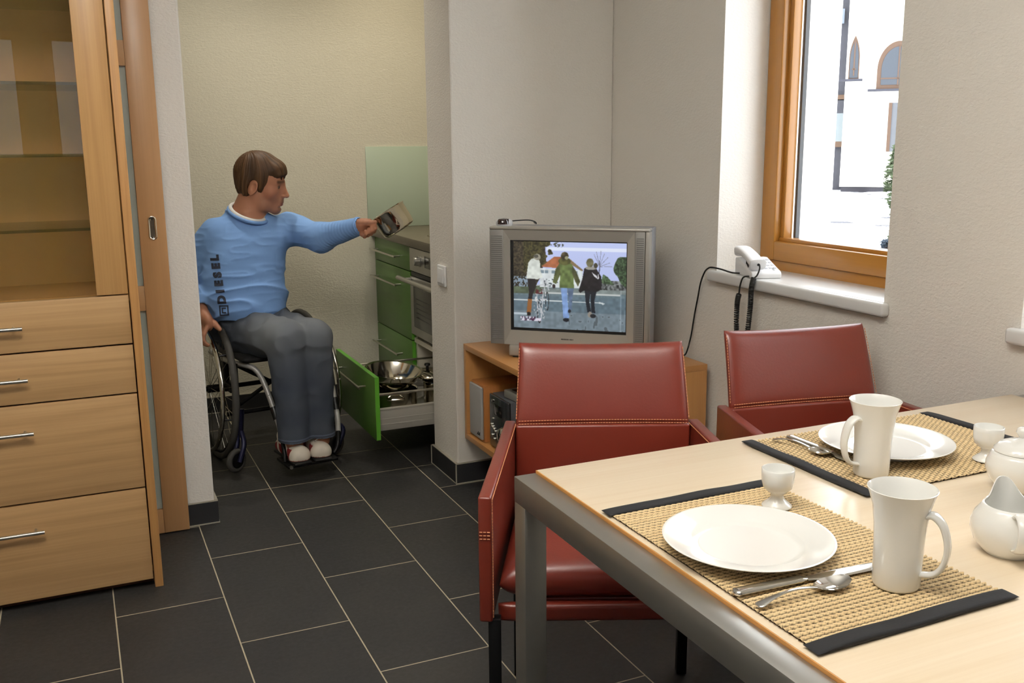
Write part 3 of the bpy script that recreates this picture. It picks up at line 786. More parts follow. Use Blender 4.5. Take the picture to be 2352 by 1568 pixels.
# the broadcast picture and painted screen reflections, drawn in numbers and shown by the lit screen
def tv_picture(W=264, H=204):
    rng = np.random.default_rng(3)
    U, V = np.meshgrid((np.arange(W)+0.5)/W, (np.arange(H)+0.5)/H)
    I = np.zeros((H, W, 3))
    def nz(f, seed):
        r = np.random.default_rng(seed); g = r.random((int(f*0.75)+3, int(f)+3))
        x = U*f; y = V*f*0.75; xi = x.astype(int); yi = y.astype(int); fx = x-xi; fy = y-yi
        fx = fx*fx*(3-2*fx); fy = fy*fy*(3-2*fy)
        return (g[yi, xi]*(1-fx)+g[yi, xi+1]*fx)*(1-fy) + (g[yi+1, xi]*(1-fx)+g[yi+1, xi+1]*fx)*fy
    n1, n2, n3 = nz(14, 1), nz(40, 2), nz(90, 5)
    def put(mask, rgb, var=0.0, n=None):
        c = np.array(rgb, float)
        v = c[None, None, :]*(1+(var*((n2 if n is None else n)-0.5)*2)[..., None] if var else 1)
        I[mask] = np.broadcast_to(v, I.shape)[mask]
    def poly(pts):
        m_ = np.zeros((H, W), bool); n = len(pts)
        for i in range(n):
            (x1, y1), (x2, y2) = pts[i], pts[(i+1) % n]
            c = (y1 > V) != (y2 > V)
            xx = (x2-x1)*(V-y1)/((y2-y1) if y2 != y1 else 1e-9)+x1
            m_ ^= c & (U < xx)
        return m_
    def seg(x1, y1, x2, y2, w):
        dx, dy = x2-x1, (y2-y1)*0.76; L2 = dx*dx+dy*dy+1e-12
        t = np.clip(((U-x1)*dx+(V-y1)*0.76*dy)/L2, 0, 1)
        return np.hypot(U-x1-t*dx, (V-y1)*0.76-t*dy) < w
    def ell(x, y, a, b_): return ((U-x)/a)**2+((V-y)/b_)**2 < 1
    put(V < 2, (176, 188, 236)); I[:] += ((0.45-V)*20)[..., None]
    put((V > 0.060) & (V < 0.098) & (U > 0.3), (218, 226, 248))  # pale streak: a reflection on the glass painted into the picture
    put(V > 0.52, (98, 118, 126), 0.08, n3); put(V > 0.62, (92, 112, 124), 0.10, n2); put(V > 0.8, (112, 128, 138), 0.10, n2)
    put((V > 0.50) & (V < 0.60) & (U < 0.30), (84, 96, 74), 0.2)
    put((V > 0.575) & (V < 0.592) & (U > 0.28) & (U < 0.95), (186, 192, 190))
    put((V > 0.53) & (V < 0.575) & (U > 0.25), (122, 134, 132), 0.1)
    put(poly([(0.0, 0.665), (0.80, 0.672), (0.80, 0.684), (0.0, 0.680)]), (196, 206, 208)); put(poly([(0.76, 0.660), (0.82, 0.685), (0.80, 0.700)]), (196, 206, 208))
    put((V < 0.54) & (U < 0.30 + 0.05*(n1-0.5)-np.maximum(0, V-0.25)*0.35) & (V < 0.52), (62, 54, 40), 0.55, n3)
    put((V < 0.27+0.14*n1) & (U > 0.09) & (U < 0.25+0.10*n2-0.25*np.maximum(0, V-0.16)+0.05*n1), (66, 62, 34), 0.45, n3)
    put((V > 0.40) & (V < 0.52) & (U < 0.13) & (n3 > 0.45), (128, 148, 168))
    put(ell(0.41, 0.03, 0.05, 0.03) & (n3 > 0.45), (74, 78, 70))
    put(poly([(0.24, 0.30), (0.62, 0.31), (0.62, 0.52), (0.24, 0.52)]), (206, 214, 216), 0.08)
    put(poly([(0.25, 0.285), (0.37, 0.165), (0.47, 0.17), (0.47, 0.30)]), (176, 100, 62), 0.12)
    put(poly([(0.50, 0.18), (0.63, 0.315), (0.61, 0.32), (0.48, 0.22)]), (134, 110, 78))
    for x in (0.26, 0.30, 0.36, 0.56): put((abs(U-x) < 0.016) & (V > 0.325) & (V < 0.36), (120, 140, 152))
    put((V > 0.42) & (V < 0.51) & (U > 0.27) & (U < 0.40) & (n3 > 0.62), (70, 80, 86))
    put((V > 0.42) & (V < 0.53) & (U > 0.77), (92, 96, 96), 0.6, n3)
    put(poly([(0.78, 0.45), (0.80, 0.35), (0.84, 0.38), (0.90, 0.47)]), (74, 96, 66), 0.4, n3)
    put(((U-1.02)/0.125)**2+((V-0.30)/0.19)**2 < 0.75+0.7*(n1-0.3), (58, 78, 52), 0.5, n3)
    put(seg(0.765, 0.38, 0.77, 0.20, 0.004), (88, 90, 104))
    for x, y in ((0.72, 0.13), (0.74, 0.10), (0.78, 0.09), (0.81, 0.12), (0.84, 0.16), (0.86, 0.22), (0.75, 0.15), (0.88, 0.26)):
        put(seg(0.768, 0.26+0.06*abs(x-0.77), x, y, 0.0016), (112, 112, 132))
    # bicycle pushed by the first walker
    put(seg(0.27, 0.55, 0.245, 0.93, 0.003), (150, 150, 156))
    for (x, y, a, b_) in ((0.235, 0.80, 0.022, 0.14), (0.305, 0.68, 0.016, 0.11)):
        put(ell(x, y, a, b_) & ~ell(x, y, a*0.66, b_*0.84), (44, 44, 46))
    for q in ((0.20, 0.60, 0.27, 0.57), (0.27, 0.42, 0.29, 0.62), (0.21, 0.58, 0.22, 0.80), (0.27, 0.58, 0.25, 0.88), (0.24, 0.66, 0.30, 0.66), (0.29, 0.44, 0.32, 0.55), (0.23, 0.72, 0.27, 0.84), (0.21, 0.50, 0.28, 0.49)):
        put(seg(*q, 0.0045), (188, 190, 196))
    put(poly([(0.20, 0.545), (0.26, 0.545), (0.265, 0.60), (0.20, 0.60)]) & (n3 > 0.4), (96, 44, 44)); put(ell(0.205, 0.66, 0.012, 0.03), (206, 206, 206))
    put((ell(0.24, 0.76, 0.06, 0.16)) & (n3 > 0.70), (170, 176, 182))
    # first walker, pale jacket
    put(poly([(0.125, 0.42), (0.20, 0.42), (0.205, 0.52), (0.175, 0.60), (0.165, 0.68), (0.13, 0.68), (0.14, 0.58)]), (36, 30, 34))
    put(poly([(0.13, 0.66), (0.168, 0.66), (0.158, 0.82), (0.118, 0.82)]), (150, 92, 44)); put(ell(0.135, 0.835, 0.022, 0.022), (40, 32, 30))
    put(poly([(0.135, 0.24), (0.165, 0.195), (0.225, 0.185), (0.24, 0.23), (0.245, 0.33), (0.265, 0.405), (0.22, 0.43), (0.115, 0.425), (0.125, 0.33)]), (206, 212, 204), 0.10)
    put(ell(0.215, 0.175, 0.032, 0.036), (142, 138, 122), 0.2); put(ell(0.205, 0.165, 0.024, 0.02), (84, 82, 72))
    # second walker, green jacket and jeans
    put(poly([(0.425, 0.51), (0.485, 0.51), (0.488, 0.66), (0.505, 0.87), (0.45, 0.87), (0.44, 0.68)]), (118, 152, 208), 0.12)
    put(poly([(0.485, 0.51), (0.545, 0.51), (0.53, 0.64), (0.525, 0.77), (0.495, 0.77), (0.495, 0.64)]), (88, 108, 138), 0.12)
    put(ell(0.478, 0.888, 0.03, 0.022), (36, 36, 40)); put(ell(0.505, 0.785, 0.014, 0.02), (46, 46, 50))
    put(poly([(0.415, 0.24), (0.47, 0.21), (0.53, 0.25), (0.54, 0.37), (0.545, 0.52), (0.415, 0.52), (0.42, 0.40)]), (98, 116, 62), 0.22)
    put(poly([(0.415, 0.24), (0.38, 0.31), (0.355, 0.46), (0.385, 0.48), (0.425, 0.36)]), (84, 92, 52), 0.2)
    put(poly([(0.53, 0.26), (0.565, 0.33), (0.60, 0.44), (0.58, 0.50), (0.555, 0.44), (0.53, 0.36)]), (78, 80, 48), 0.2)
    put(ell(0.46, 0.215, 0.055, 0.045), (84, 84, 44), 0.3); put(ell(0.462, 0.155, 0.034, 0.045), (76, 66, 46), 0.4); put(ell(0.478, 0.175, 0.016, 0.02), (150, 148, 112))
    put(ell(0.365, 0.505, 0.014, 0.026), (60, 50, 50))
    # third walker, black jacket
    put(poly([(0.64, 0.54), (0.695, 0.55), (0.68, 0.66), (0.70, 0.79), (0.665, 0.79), (0.65, 0.68)]), (36, 38, 46))
    put(poly([(0.69, 0.55), (0.745, 0.55), (0.725, 0.66), (0.735, 0.80), (0.70, 0.79), (0.695, 0.68)]), (34, 36, 44))
    put(ell(0.688, 0.815, 0.02, 0.034), (142, 134, 122)); put(ell(0.715, 0.83, 0.026, 0.024), (40, 40, 44))
    put(poly([(0.635, 0.29), (0.68, 0.265), (0.74, 0.29), (0.785, 0.38), (0.79, 0.52), (0.75, 0.55), (0.63, 0.545), (0.60, 0.57), (0.585, 0.55), (0.62, 0.40)]), (34, 30, 34), 0.25)
    put(poly([(0.70, 0.33), (0.745, 0.37), (0.755, 0.41), (0.72, 0.375)]), (206, 206, 212)); put(poly([(0.752, 0.36), (0.762, 0.345), (0.764, 0.40), (0.755, 0.41)]), (206, 206, 212))
    put(ell(0.693, 0.285, 0.05, 0.02), (150, 148, 140)); put(ell(0.685, 0.225, 0.032, 0.05), (104, 100, 72), 0.3); put(ell(0.735, 0.255, 0.018, 0.03), (70, 66, 50))
    # caption block and ground marks
    put((V > 0.868) & (V < 0.915) & (U > 0.06) & (U < 0.25) & (n3 > 0.52), (214, 206, 222)); put((V > 0.868) & (V < 0.915) & (U > 0.06) & (U < 0.22) & (n3 < 0.30), (84, 40, 70))
    put((V > 0.825) & (V < 0.85) & (U > 0.0) & (U < 0.12), (178, 192, 202))
    put((V > 0.83) & (U > 0.5) & (n2 > 0.80), (86, 96, 102))
    I[(abs(U-0.955) < 0.006) & (V > 0.5)] += 22  # upright screen reflection painted in as a brighter strip
    return np.clip(I, 0, 255)
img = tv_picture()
for _ in range(1):
    P2 = np.pad(img, ((1, 1), (1, 1), (0, 0)), 'edge'); img = 0.36*img + 0.16*(P2[:-2, 1:-1]+P2[2:, 1:-1]+P2[1:-1, :-2]+P2[1:-1, 2:])
grey_ = img.mean(2, keepdims=True); img = grey_ + (img-grey_)*0.85
Hh, Ww = img.shape[:2]
def grid_mesh(name, nx, nz, fn):
    me = bpy.data.meshes.new(name)
    uu, vv = np.meshgrid(np.linspace(0, 1, nx+1), np.linspace(0, 1, nz+1))
    P = fn(uu, vv).reshape(-1, 3)
    i = np.arange((nx+1)*(nz+1)).reshape(nz+1, nx+1)
    q = np.stack([i[:-1, :-1], i[:-1, 1:], i[1:, 1:], i[1:, :-1]], -1).reshape(-1, 4)
    me.from_pydata(P.tolist(), [], q.tolist())
    return me
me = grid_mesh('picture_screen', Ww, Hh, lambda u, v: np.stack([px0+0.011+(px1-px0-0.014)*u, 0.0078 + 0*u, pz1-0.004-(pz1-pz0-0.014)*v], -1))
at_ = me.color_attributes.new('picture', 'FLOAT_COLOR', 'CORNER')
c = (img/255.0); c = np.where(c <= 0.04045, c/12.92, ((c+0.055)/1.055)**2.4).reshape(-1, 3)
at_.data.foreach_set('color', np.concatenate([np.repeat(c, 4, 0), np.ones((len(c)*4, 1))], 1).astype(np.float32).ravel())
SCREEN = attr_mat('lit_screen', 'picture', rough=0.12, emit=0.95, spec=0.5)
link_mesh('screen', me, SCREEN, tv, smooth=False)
# little sensor on the set with its lead
pk = thing('infrared_sensor', 'small round sensor with black cable on top of the television', 'device', (1.392, 3.15, 0.5655+zt+0.0112))
b = new(); lathe(b, [(0, 0), (0.024, 0), (0.027, 0.006), (0.026, 0.016), (0.02, 0.023), (0, 0.026)], 32, Matrix.Diagonal((1.15, 0.9, 1, 1))); obj('sensor_body', b, simple('sensor_silver', (200, 200, 202), 0.3), pk)
b = new(); lathe(b, [(0.0245, 0.0075), (0.0285, 0.007), (0.0275, 0.0165), (0.021, 0.0245), (0, 0.0275), (0, 0.026), (0.019, 0.0225)], 32, Matrix.Translation((-0.004, -0.004, 0)) @ Matrix.Diagonal((0.9, 0.75, 1, 1))); obj('dark_lens', b, simple('lens_dark', (40, 22, 20), 0.12, coat=0.5), pk)
b = new(); tube(b, smooth_path([(0.022, 0.0, 0.015), (0.05, -0.005, 0.017), (0.09, -0.012, 0.017), (0.115, -0.01, 0.010), (0.125, 0.0, 0.002), (0.14, 0.05, 0.002)], 6), 0.0021, 8); obj('lead', b, BLACK, pk)

# ------------------------------------------------------------------ telephone on the sill
SZ = 0.8885
ph = thing('telephone', 'white telephone with black coiled cord on the window sill', 'telephone', (2.018, 2.535, SZ), R(-17))
ph.scale = (0.82, 0.74, 0.85)
b = new()
# wedge base, low at the front (-y), high at the rear
pr = [(-0.105, 0.0), (0.10, 0.0), (0.10, 0.062), (0.06, 0.064), (-0.095, 0.026), (-0.105, 0.018)]
Mp = Matrix.Translation((-0.058, 0, 0)) @ Matrix(((0, 0, 1, 0), (1, 0, 0, 0), (0, 1, 0, 0), (0, 0, 0, 1)))
prism(b, pr, 0.122, Mp)
bmesh.ops.bevel(b, geom=list(b.edges), offset=0.005, segments=2, profile=0.5, affect='EDGES')
obj('phone_base', b, PLASTICW, ph)
b = new()
hp_ = smooth_path([(-0.032, -0.102, 0.052), (-0.032, -0.075, 0.060), (-0.032, 0.0, 0.080), (-0.032, 0.07, 0.090), (-0.032, 0.100, 0.086)], 8)
sec = []
n_ = len(hp_)
for i, p in enumerate(hp_):
    t_ = i/(n_-1); w_ = 0.029+0.004*(abs(t_-0.5)*2)**2; h_ = 0.014+0.008*(abs(t_-0.5)*2)**2.5
    if i in (0, n_-1): w_ *= 0.86; h_ *= 0.8
    tg = (hp_[min(i+1, n_-1)]-hp_[max(i-1, 0)]).normalized(); nu = Vector((1, 0, 0)).cross(tg)*1.0
    rg_ = []
    for k in range(24):
        a = 2*PI*k/24; cx = abs(math.cos(a))**0.5*math.copysign(1, math.cos(a)); cy = abs(math.sin(a))**0.6*math.copysign(1, math.sin(a))
        rg_.append(b.verts.new(p + Vector((1, 0, 0))*cx*w_ + nu*cy*h_))
    sec.append(rg_)
for A, B in zip(sec, sec[1:]):
    for k in range(24): b.faces.new((A[k], A[(k+1) % 24], B[(k+1) % 24], B[k]))
b.faces.new(sec[0]); b.faces.new(sec[-1])
hs = obj('handset', b, PLASTICW, ph, angle=50)
b = new()
for k in range(4): box(b, -0.0605, -0.066+k*0.0075, 0.040+k*0.0035, -0.0575, -0.062+k*0.0075, 0.052+k*0.0035)
obj('vent_slots', b, BLACK, ph, smooth=False)
b = new(); cyl(b, (-0.032, -0.108, 0.053), (-0.032, -0.098, 0.053), 0.005, 12); obj('cord_socket', b, BLACK, hs)
for r_ in range(4):
    for c_ in range(3):
        b = new(); y = -0.06+r_*0.03; x = 0.014+c_*0.018; z = 0.0345+(y+0.06)*0.245
        box(b, x-0.006, y-0.008, z-0.003, x+0.006, y+0.008, z+0.0025, 0.0015, 2); obj('key', b, simple('key_white', (214, 216, 222), 0.4), ph)
b = new()
for k in range(3): box(b, 0.035, -0.084+k*0.009, 0.0272+k*0.0022, 0.043, -0.081+k*0.009, 0.0300+k*0.0022)
obj('marker_lamps', b, BLACK, ph, smooth=False)
# coiled handset cord hanging over the sill edge
def coil(bm, path, Rr, rr, turns):
    pts = smooth_path(path, 10); fr = ring_frames(pts)
    n = turns*9; out = []
    for i in range(n+1):
        s = i/n*(len(pts)-1); k = min(int(s), len(pts)-2); t_ = s-k
        p = pts[k].lerp(pts[k+1], t_); T_, a, bb = fr[k]; a2 = fr[k+1][1]; a = a.lerp(a2, t_).normalized(); bb = T_.cross(a)
        an = 2*PI*turns*i/n
        out.append(p + a*math.cos(an)*Rr + bb*math.sin(an)*Rr)
    tube(bm, out, rr, 6)
cordm = simple('cord_black', (24, 24, 22), 0.5)
b = new()
coil(b, [(1.949, 2.462, 0.893), (1.941, 2.462, 0.86), (1.941, 2.464, 0.80), (1.942, 2.474, 0.72), (1.944, 2.490, 0.655), (1.945, 2.505, 0.64), (1.945, 2.520, 0.655), (1.944, 2.534, 0.72), (1.943, 2.534, 0.80), (1.944, 2.528, 0.832)], 0.0062, 0.0029, 104)
pc = obj('coiled_cord', b, cordm, ph, True)
b = new(); tube(b, smooth_path([(1.944, 2.528, 0.832), (1.943, 2.522, 0.862), (1.946, 2.512, 0.889), (1.958, 2.495, 0.8945), (1.985, 2.478, 0.8935), (2.0, 2.475, 0.894)], 8), 0.0026, 8)
obj('straight_lead', b, cordm, pc, True)
b = new(); tube(b, smooth_path([(1.949, 2.462, 0.893), (1.958, 2.458, 0.902), (1.966, 2.457, 0.922), (1.969, 2.462, 0.934)], 8), 0.0026, 8)
obj('straight_lead', b, cordm, pc, True)
b = new()
tube(b, smooth_path([(1.990, 2.565, 0.895), (1.970, 2.60, 0.893), (1.962, 2.65, 0.899), (1.962, 2.70, 0.8995), (1.962, 2.722, 0.895), (1.958, 2.738, 0.880), (1.962, 2.765, 0.84), (1.969, 2.79, 0.78), (1.972, 2.81, 0.72), (1.970, 2.825, 0.64), (1.96, 2.835, 0.58), (1.945, 2.84, 0.5675), (1.93, 2.87, 0.5675)], 8), 0.0028, 8)
obj('line_cord', b, cordm, ph, True)

# ------------------------------------------------------------------ leather armchairs
def stitch_line(bm, pts, r=0.0011, dash=0.006):
    pts = [Vector(p) for p in pts]
    for a, b_ in zip(pts, pts[1:]):
        L = (b_-a).length; n = max(1, int(L/dash)); 
        for k in range(n):
            tube(bm, [a.lerp(b_, (k+0.12)/n), a.lerp(b_, (k+0.85)/n)], r, 5)
def armchair(label, loc, rz):
    t = thing('leather_armchair', label, 'chair', loc, rz, 'leather armchairs at the table')
    AZ, TZ = 0.66, 0.842
    ya, sp_ = 0.0, math.tan(R(5.7))
    # upper back cushion, leaning back, its top edge dipping between the corners
    def back(u, v, s):
        f = (v+1)/2
        w_ = 0.209 - 0.010*f
        z = AZ - 0.012 + (TZ-AZ+0.012)*f
        dip = -0.007*(1-u*u)*f
        lean = 0.055*f + 0.012*f*f
        return Vector((u*w_, -0.012 + lean + 0.014*(1-u*u)*0.6 + s*-0.017, z+dip))
    b = new(); pillow(b, back, 24, 14, 14); bk = obj('backrest', b, LEATHER, t, angle=80)
    def bp(x, z, off=-0.0195):
        f = (z-AZ+0.012)/(TZ-AZ+0.012); u = x/(0.209-0.010*f); 
        return Vector((x, -0.012+0.055*f+0.012*f*f+0.014*(1-u*u)*0.6+off, z))
    b = new()
    stitch_line(b, [bp(-0.203+0.0203*k, AZ+0.006) for k in range(21)]); stitch_line(b, [bp(-0.203+0.0203*k, AZ-0.001) for k in range(21)])
    for s in (-1, 1): stitch_line(b, [bp(s*(0.204-0.010*(k/8)), AZ+0.008+k*0.0205, -0.016) + Vector((s*0.004, 0.006, 0)) for k in range(9)])
    obj('stitching', b, STITCH, bk, smooth=False)
    # lower back panel between the arms
    b = new(); box(b, -0.209, -0.030, 0.40, 0.209, 0.004, AZ-0.004, 0.006, 3); obj('back_panel', b, LEATHER, t)
    # side panels that are arms
    for s in (-1, 1):
        Mr = Matrix.Translation((s*0.2085, 0.004, 0)) @ Matrix.Rotation(s*math.atan(sp_), 4, 'Z')
        b = new()
        x0, x1 = (0, 0.026) if s > 0 else (-0.026, 0)
        box(b, x0, -0.525, 0.402, x1, 0.0, AZ, 0.005, 3, Mr)
        a = obj('armrest', b, LEATHER, t)
        b = new()
        xi = -0.0012 if s > 0 else 0.0012
        stitch_line(b, [Mr @ Vector((xi, -0.519, AZ-0.006)), Mr @ Vector((xi, -0.01, AZ-0.006))])
        stitch_line(b, [Mr @ Vector((xi, -0.519, 0.41)), Mr @ Vector((xi, -0.519, AZ-0.006))])
        for zz in (0.590, 0.583, 0.576): stitch_line(b, [Mr @ Vector((x0+0.002, -0.526, zz)), Mr @ Vector((x1-0.002, -0.526, zz))])
        obj('stitching', b, STITCH, a, smooth=False)
    # seat
    def seat(u, v, s):
        d = (v+1)/2; y = -0.035 - 0.435*(1-d)
        w_ = 0.204 + (0.435*(1-d))*sp_
        return Vector((u*w_, y, 0.458 + s*(0.040 + 0.014*(1-u*u)*(1-v*v))))
    b = new(); pillow(b, seat, 26, 22, 12); obj('seat', b, LEATHER, t, angle=70)
    def rail(u, v, s): return Vector((u*(0.206+0.44*sp_), -0.470+s*0.013, 0.402+v*0.018))
    b = new(); pillow(b, rail, 20, 8, 12); obj('seat_rail', b, LEATHER, t, angle=60)
    b = new(); box(b, -0.205, -0.45, 0.39, 0.205, -0.03, 0.42, 0.004); obj('seat_base', b, LEATHER, t)
    for x, y in ((-0.205, -0.018), (0.205, -0.018), (-0.257, -0.50), (0.257, -0.50)):
        b = new(); box(b, x-0.0125, y-0.0125, 0.0, x+0.0125, y+0.0125, 0.405, 0.001); obj('leg', b, BLACKMETAL, t)
    return t
armchair('red leather armchair standing in front of the television stand', (1.126, 1.975, 0), R(-24))
armchair('red leather armchair under the window nearer the wall', (1.685, 1.915, 0), R(-11))

# ------------------------------------------------------------------ dining table
TZ = 0.745
tb = thing('dining_table', 'dining table with pale wooden top on a brushed steel frame', 'table', (1.315, 1.02, 0))
b = new(); box(b, 0.7195, 0.556, TZ-0.022, 1.93, 1.4955, TZ-0.001, 0.001); obj('tabletop', b, TABLEWOOD, tb, True)
b = new(); box(b, 0.7175, 0.5555, TZ-0.022, 0.7193, 1.4955, TZ-0.0013); obj('edge_band', b, TABLEEDGE, tb, True, smooth=False)
def beam(y0, y1, x0, x1): 
    b = new(); box(b, x0, y0, TZ-0.053, x1, y1, TZ-0.006, 0.0012); return b
obj('frame_beam', beam(0.556, 1.496, 0.675, 0.7172), STEEL, tb, True); obj('frame_beam', beam(0.556, 1.496, 1.932, 1.972), STEEL, tb, True)
for y in (0.556, 1.455):
    b = new(); box(b, 0.72, y+0.003, TZ-0.062, 1.93, y+0.038, TZ-0.0225); obj('long_rail', b, STEEL, tb, True)
for x in (0.675, 1.93):
    for y in (0.556, 1.4515):
        b = new(); box(b, x+0.0003, y, 0.0, x+0.0425, y+0.0443, TZ-0.052, 0.0012); obj('leg', b, STEEL, tb, True)

# woven place mats
def mat_mesh(w, l):
    nx, ny = int(w/0.0017), int(l/0.0017)
    p_, q_ = 0.0088, 0.0105
    X, Y = np.meshgrid(np.linspace(-w/2, w/2, nx+1), np.linspace(-l/2, l/2, ny+1))
    row = np.floor(Y/p_)
    cy = np.abs(np.cos(PI*(Y/p_-row-0.5)))
    r = np.random.default_rng(2)
    jit = r.random(2000)[(row.astype(int)) % 2000]
    tw = 0.5+0.5*np.cos(2*PI*(X/q_ + (Y/p_-row)*0.85 + 0.5*(row % 2) + 0.12*jit))
    h = 0.0042*np.sqrt(np.clip(cy, 0, 1))*(0.50+0.50*np.sqrt(tw)) + 0.0012
    edge = (np.abs(X) > w/2-0.0035)
    h = np.where(edge & (cy < 0.55), 0.0012, h)
    Xs = X + np.sign(X)*np.where(np.abs(X) > w/2-0.003, (cy-0.6)*0.004, 0)
    me = bpy.data.meshes.new('woven_mat')
    P = np.stack([Xs, Y, h], -1).reshape(-1, 3)
    i = np.arange((nx+1)*(ny+1)).reshape(ny+1, nx+1)
    q = np.stack([i[:-1, :-1], i[:-1, 1:], i[1:, 1:], i[1:, :-1]], -1).reshape(-1, 4)
    # border walls down to the table
    me.from_pydata(P.tolist(), [], q.tolist())
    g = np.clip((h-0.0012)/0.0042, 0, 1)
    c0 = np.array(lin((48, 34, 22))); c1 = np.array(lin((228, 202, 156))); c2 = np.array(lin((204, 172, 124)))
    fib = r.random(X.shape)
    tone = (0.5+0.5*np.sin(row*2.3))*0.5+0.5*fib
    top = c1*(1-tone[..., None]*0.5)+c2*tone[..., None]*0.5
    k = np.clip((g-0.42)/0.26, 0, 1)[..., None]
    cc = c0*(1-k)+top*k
    a = me.color_attributes.new('straw', 'FLOAT_COLOR', 'POINT')
    a.data.foreach_set('color', np.concatenate([cc.reshape(-1, 3), np.ones((cc.shape[0]*cc.shape[1], 1))], 1).astype(np.float32).ravel())
    return me
STRAW = attr_mat('woven_straw', 'straw', rough=0.7, spec=0.25)
def placemat(label, loc, rz):
    t = thing('placemat', label, 'placemat', loc, rz, 'woven place mats')
    link_mesh('woven_mat', mat_mesh(0.318, 0.452), STRAW, t, angle=180)
    bs = new(); box(bs, -0.157, -0.226, 0.0, 0.157, 0.226, 0.0011); obj('backing', bs, simple('mat_backing', (70, 52, 34), 0.9), t, smooth=False)
    for s in (-1, 1):
        def band(u, v, d): 
            return Vector((u*0.165, s*0.232 + v*0.013, 0.0042 + d*(0.0040+0.0004*math.sin(u*9)) + 0.0005*math.sin(u*6+s)))
        b = new(); pillow(b, band, 30, 8, 6); obj('binding', b, CLOTHBLACK, t, angle=70)
    return t
placemat('woven straw place mat at the near table end with black bound ends', (0.889, 1.022, TZ-0.001), R(0.6))
pm2 = placemat('woven straw place mat at the far side of the table by the window armchair', (1.389, 1.298, TZ-0.001), R(90))
MT = TZ-0.001+0.0052
# plates, cups and cutlery
def plate(label, x, y):
    b = new()
    lathe(b, [(0, 0.003), (0.066, 0.003), (0.068, 0.0), (0.071, 0.0), (0.074, 0.004), (0.083, 0.0085), (0.118, 0.0185), (0.1205, 0.0198), (0.121, 0.0208), (0.1195, 0.0212), (0.117, 0.0206), (0.084, 0.0125), (0.078, 0.0098), (0.073, 0.0070), (0.068, 0.0064), (0, 0.0062)], 96)
    o = obj('plate', b, PORCELAIN, angle=60); o.location = (x, y, MT)
    return tag(o, label, 'plate', 'white plates')
plate('white rimmed plate on the near place mat', 0.836, 1.045)
plate('white rimmed plate on the far place mat by the window armchair', 1.353, 1.303)
def mug(label, x, y, rz):
    t = thing('mug', label, 'mug', (x, y, MT), rz, 'tall white mugs')
    b = new()
    pr = [(0, 0.002), (0.024, 0.002), (0.026, 0.0), (0.0285, 0.0005), (0.030, 0.004), (0.0305, 0.03), (0.031, 0.06), (0.0325, 0.085), (0.0355, 0.108), (0.0400, 0.124), (0.0428, 0.1315), (0.0434, 0.1330), (0.0425, 0.1335), (0.0405, 0.1305), (0.0372, 0.122), (0.0330, 0.106), (0.0300, 0.085), (0.0285, 0.06), (0.0280, 0.008), (0.024, 0.005), (0, 0.0045)]
    lathe(b, pr, 72); obj('cup_body', b, PORCELAIN, t, angle=60)
    b = new()
    path = smooth_path([(0.031, 0, 0.102), (0.041, 0, 0.104), (0.053, 0, 0.092), (0.0595, 0, 0.066), (0.056, 0, 0.042), (0.046, 0, 0.027), (0.0295, 0, 0.022)], 8)
    n_ = len(path)
    sec = []
    for i, p in enumerate(path):
        t_ = i/(n_-1); hw_ = 0.0112-0.0045*t_; th = 0.0046-0.0010*t_
        tg = (path[min(i+1, n_-1)]-path[max(i-1, 0)]).normalized(); nn = Vector((0, 1, 0)).cross(tg)
        sec.append([b.verts.new(p + Vector((0, 1, 0))*math.cos(2*PI*k/16)*hw_ + nn*math.sin(2*PI*k/16)*th) for k in range(16)])
    for A, B in zip(sec, sec[1:]):
        for k in range(16): b.faces.new((A[k], A[(k+1) % 16], B[(k+1) % 16], B[k]))
    b.faces.new(sec[0]); b.faces.new(sec[-1])
    obj('handle', b, PORCELAIN, t, angle=70)
    return t
mug('tall flared white mug on the near place mat beside the knife', 0.940, 0.871, math.atan2(-0.88, 0.46))
mug('tall flared white mug standing before the far plate', 1.228, 1.211, math.atan2(0.10, -0.99))
def egg_cup(label, x, y):
    b = new()
    lathe(b, [(0, 0.004), (0.016, 0.002), (0.022, 0.0), (0.0235, 0.001), (0.0232, 0.003), (0.017, 0.008), (0.0115, 0.013), (0.0098, 0.018), (0.0105, 0.0225), (0.0165, 0.026), (0.0225, 0.032), (0.0252, 0.042), (0.0258, 0.055), (0.0257, 0.0625), (0.0247, 0.0632), (0.0238, 0.062), (0.0236, 0.053), (0.022, 0.043), (0.016, 0.034), (0, 0.031)], 56)
    o = obj('egg_cup', b, PORCELAIN, angle=60); o.location = (x, y, MT)
    return tag(o, label, 'egg cup', 'white egg cups')
egg_cup('white egg cup at the corner of the near place mat behind the plate', 0.982, 1.160)
egg_cup('white egg cup on the far place mat next to the sugar bowl', 1.471, 1.178)
CUTLERY = simple('polished_cutlery', (222, 220, 214), 0.12, 1.0)
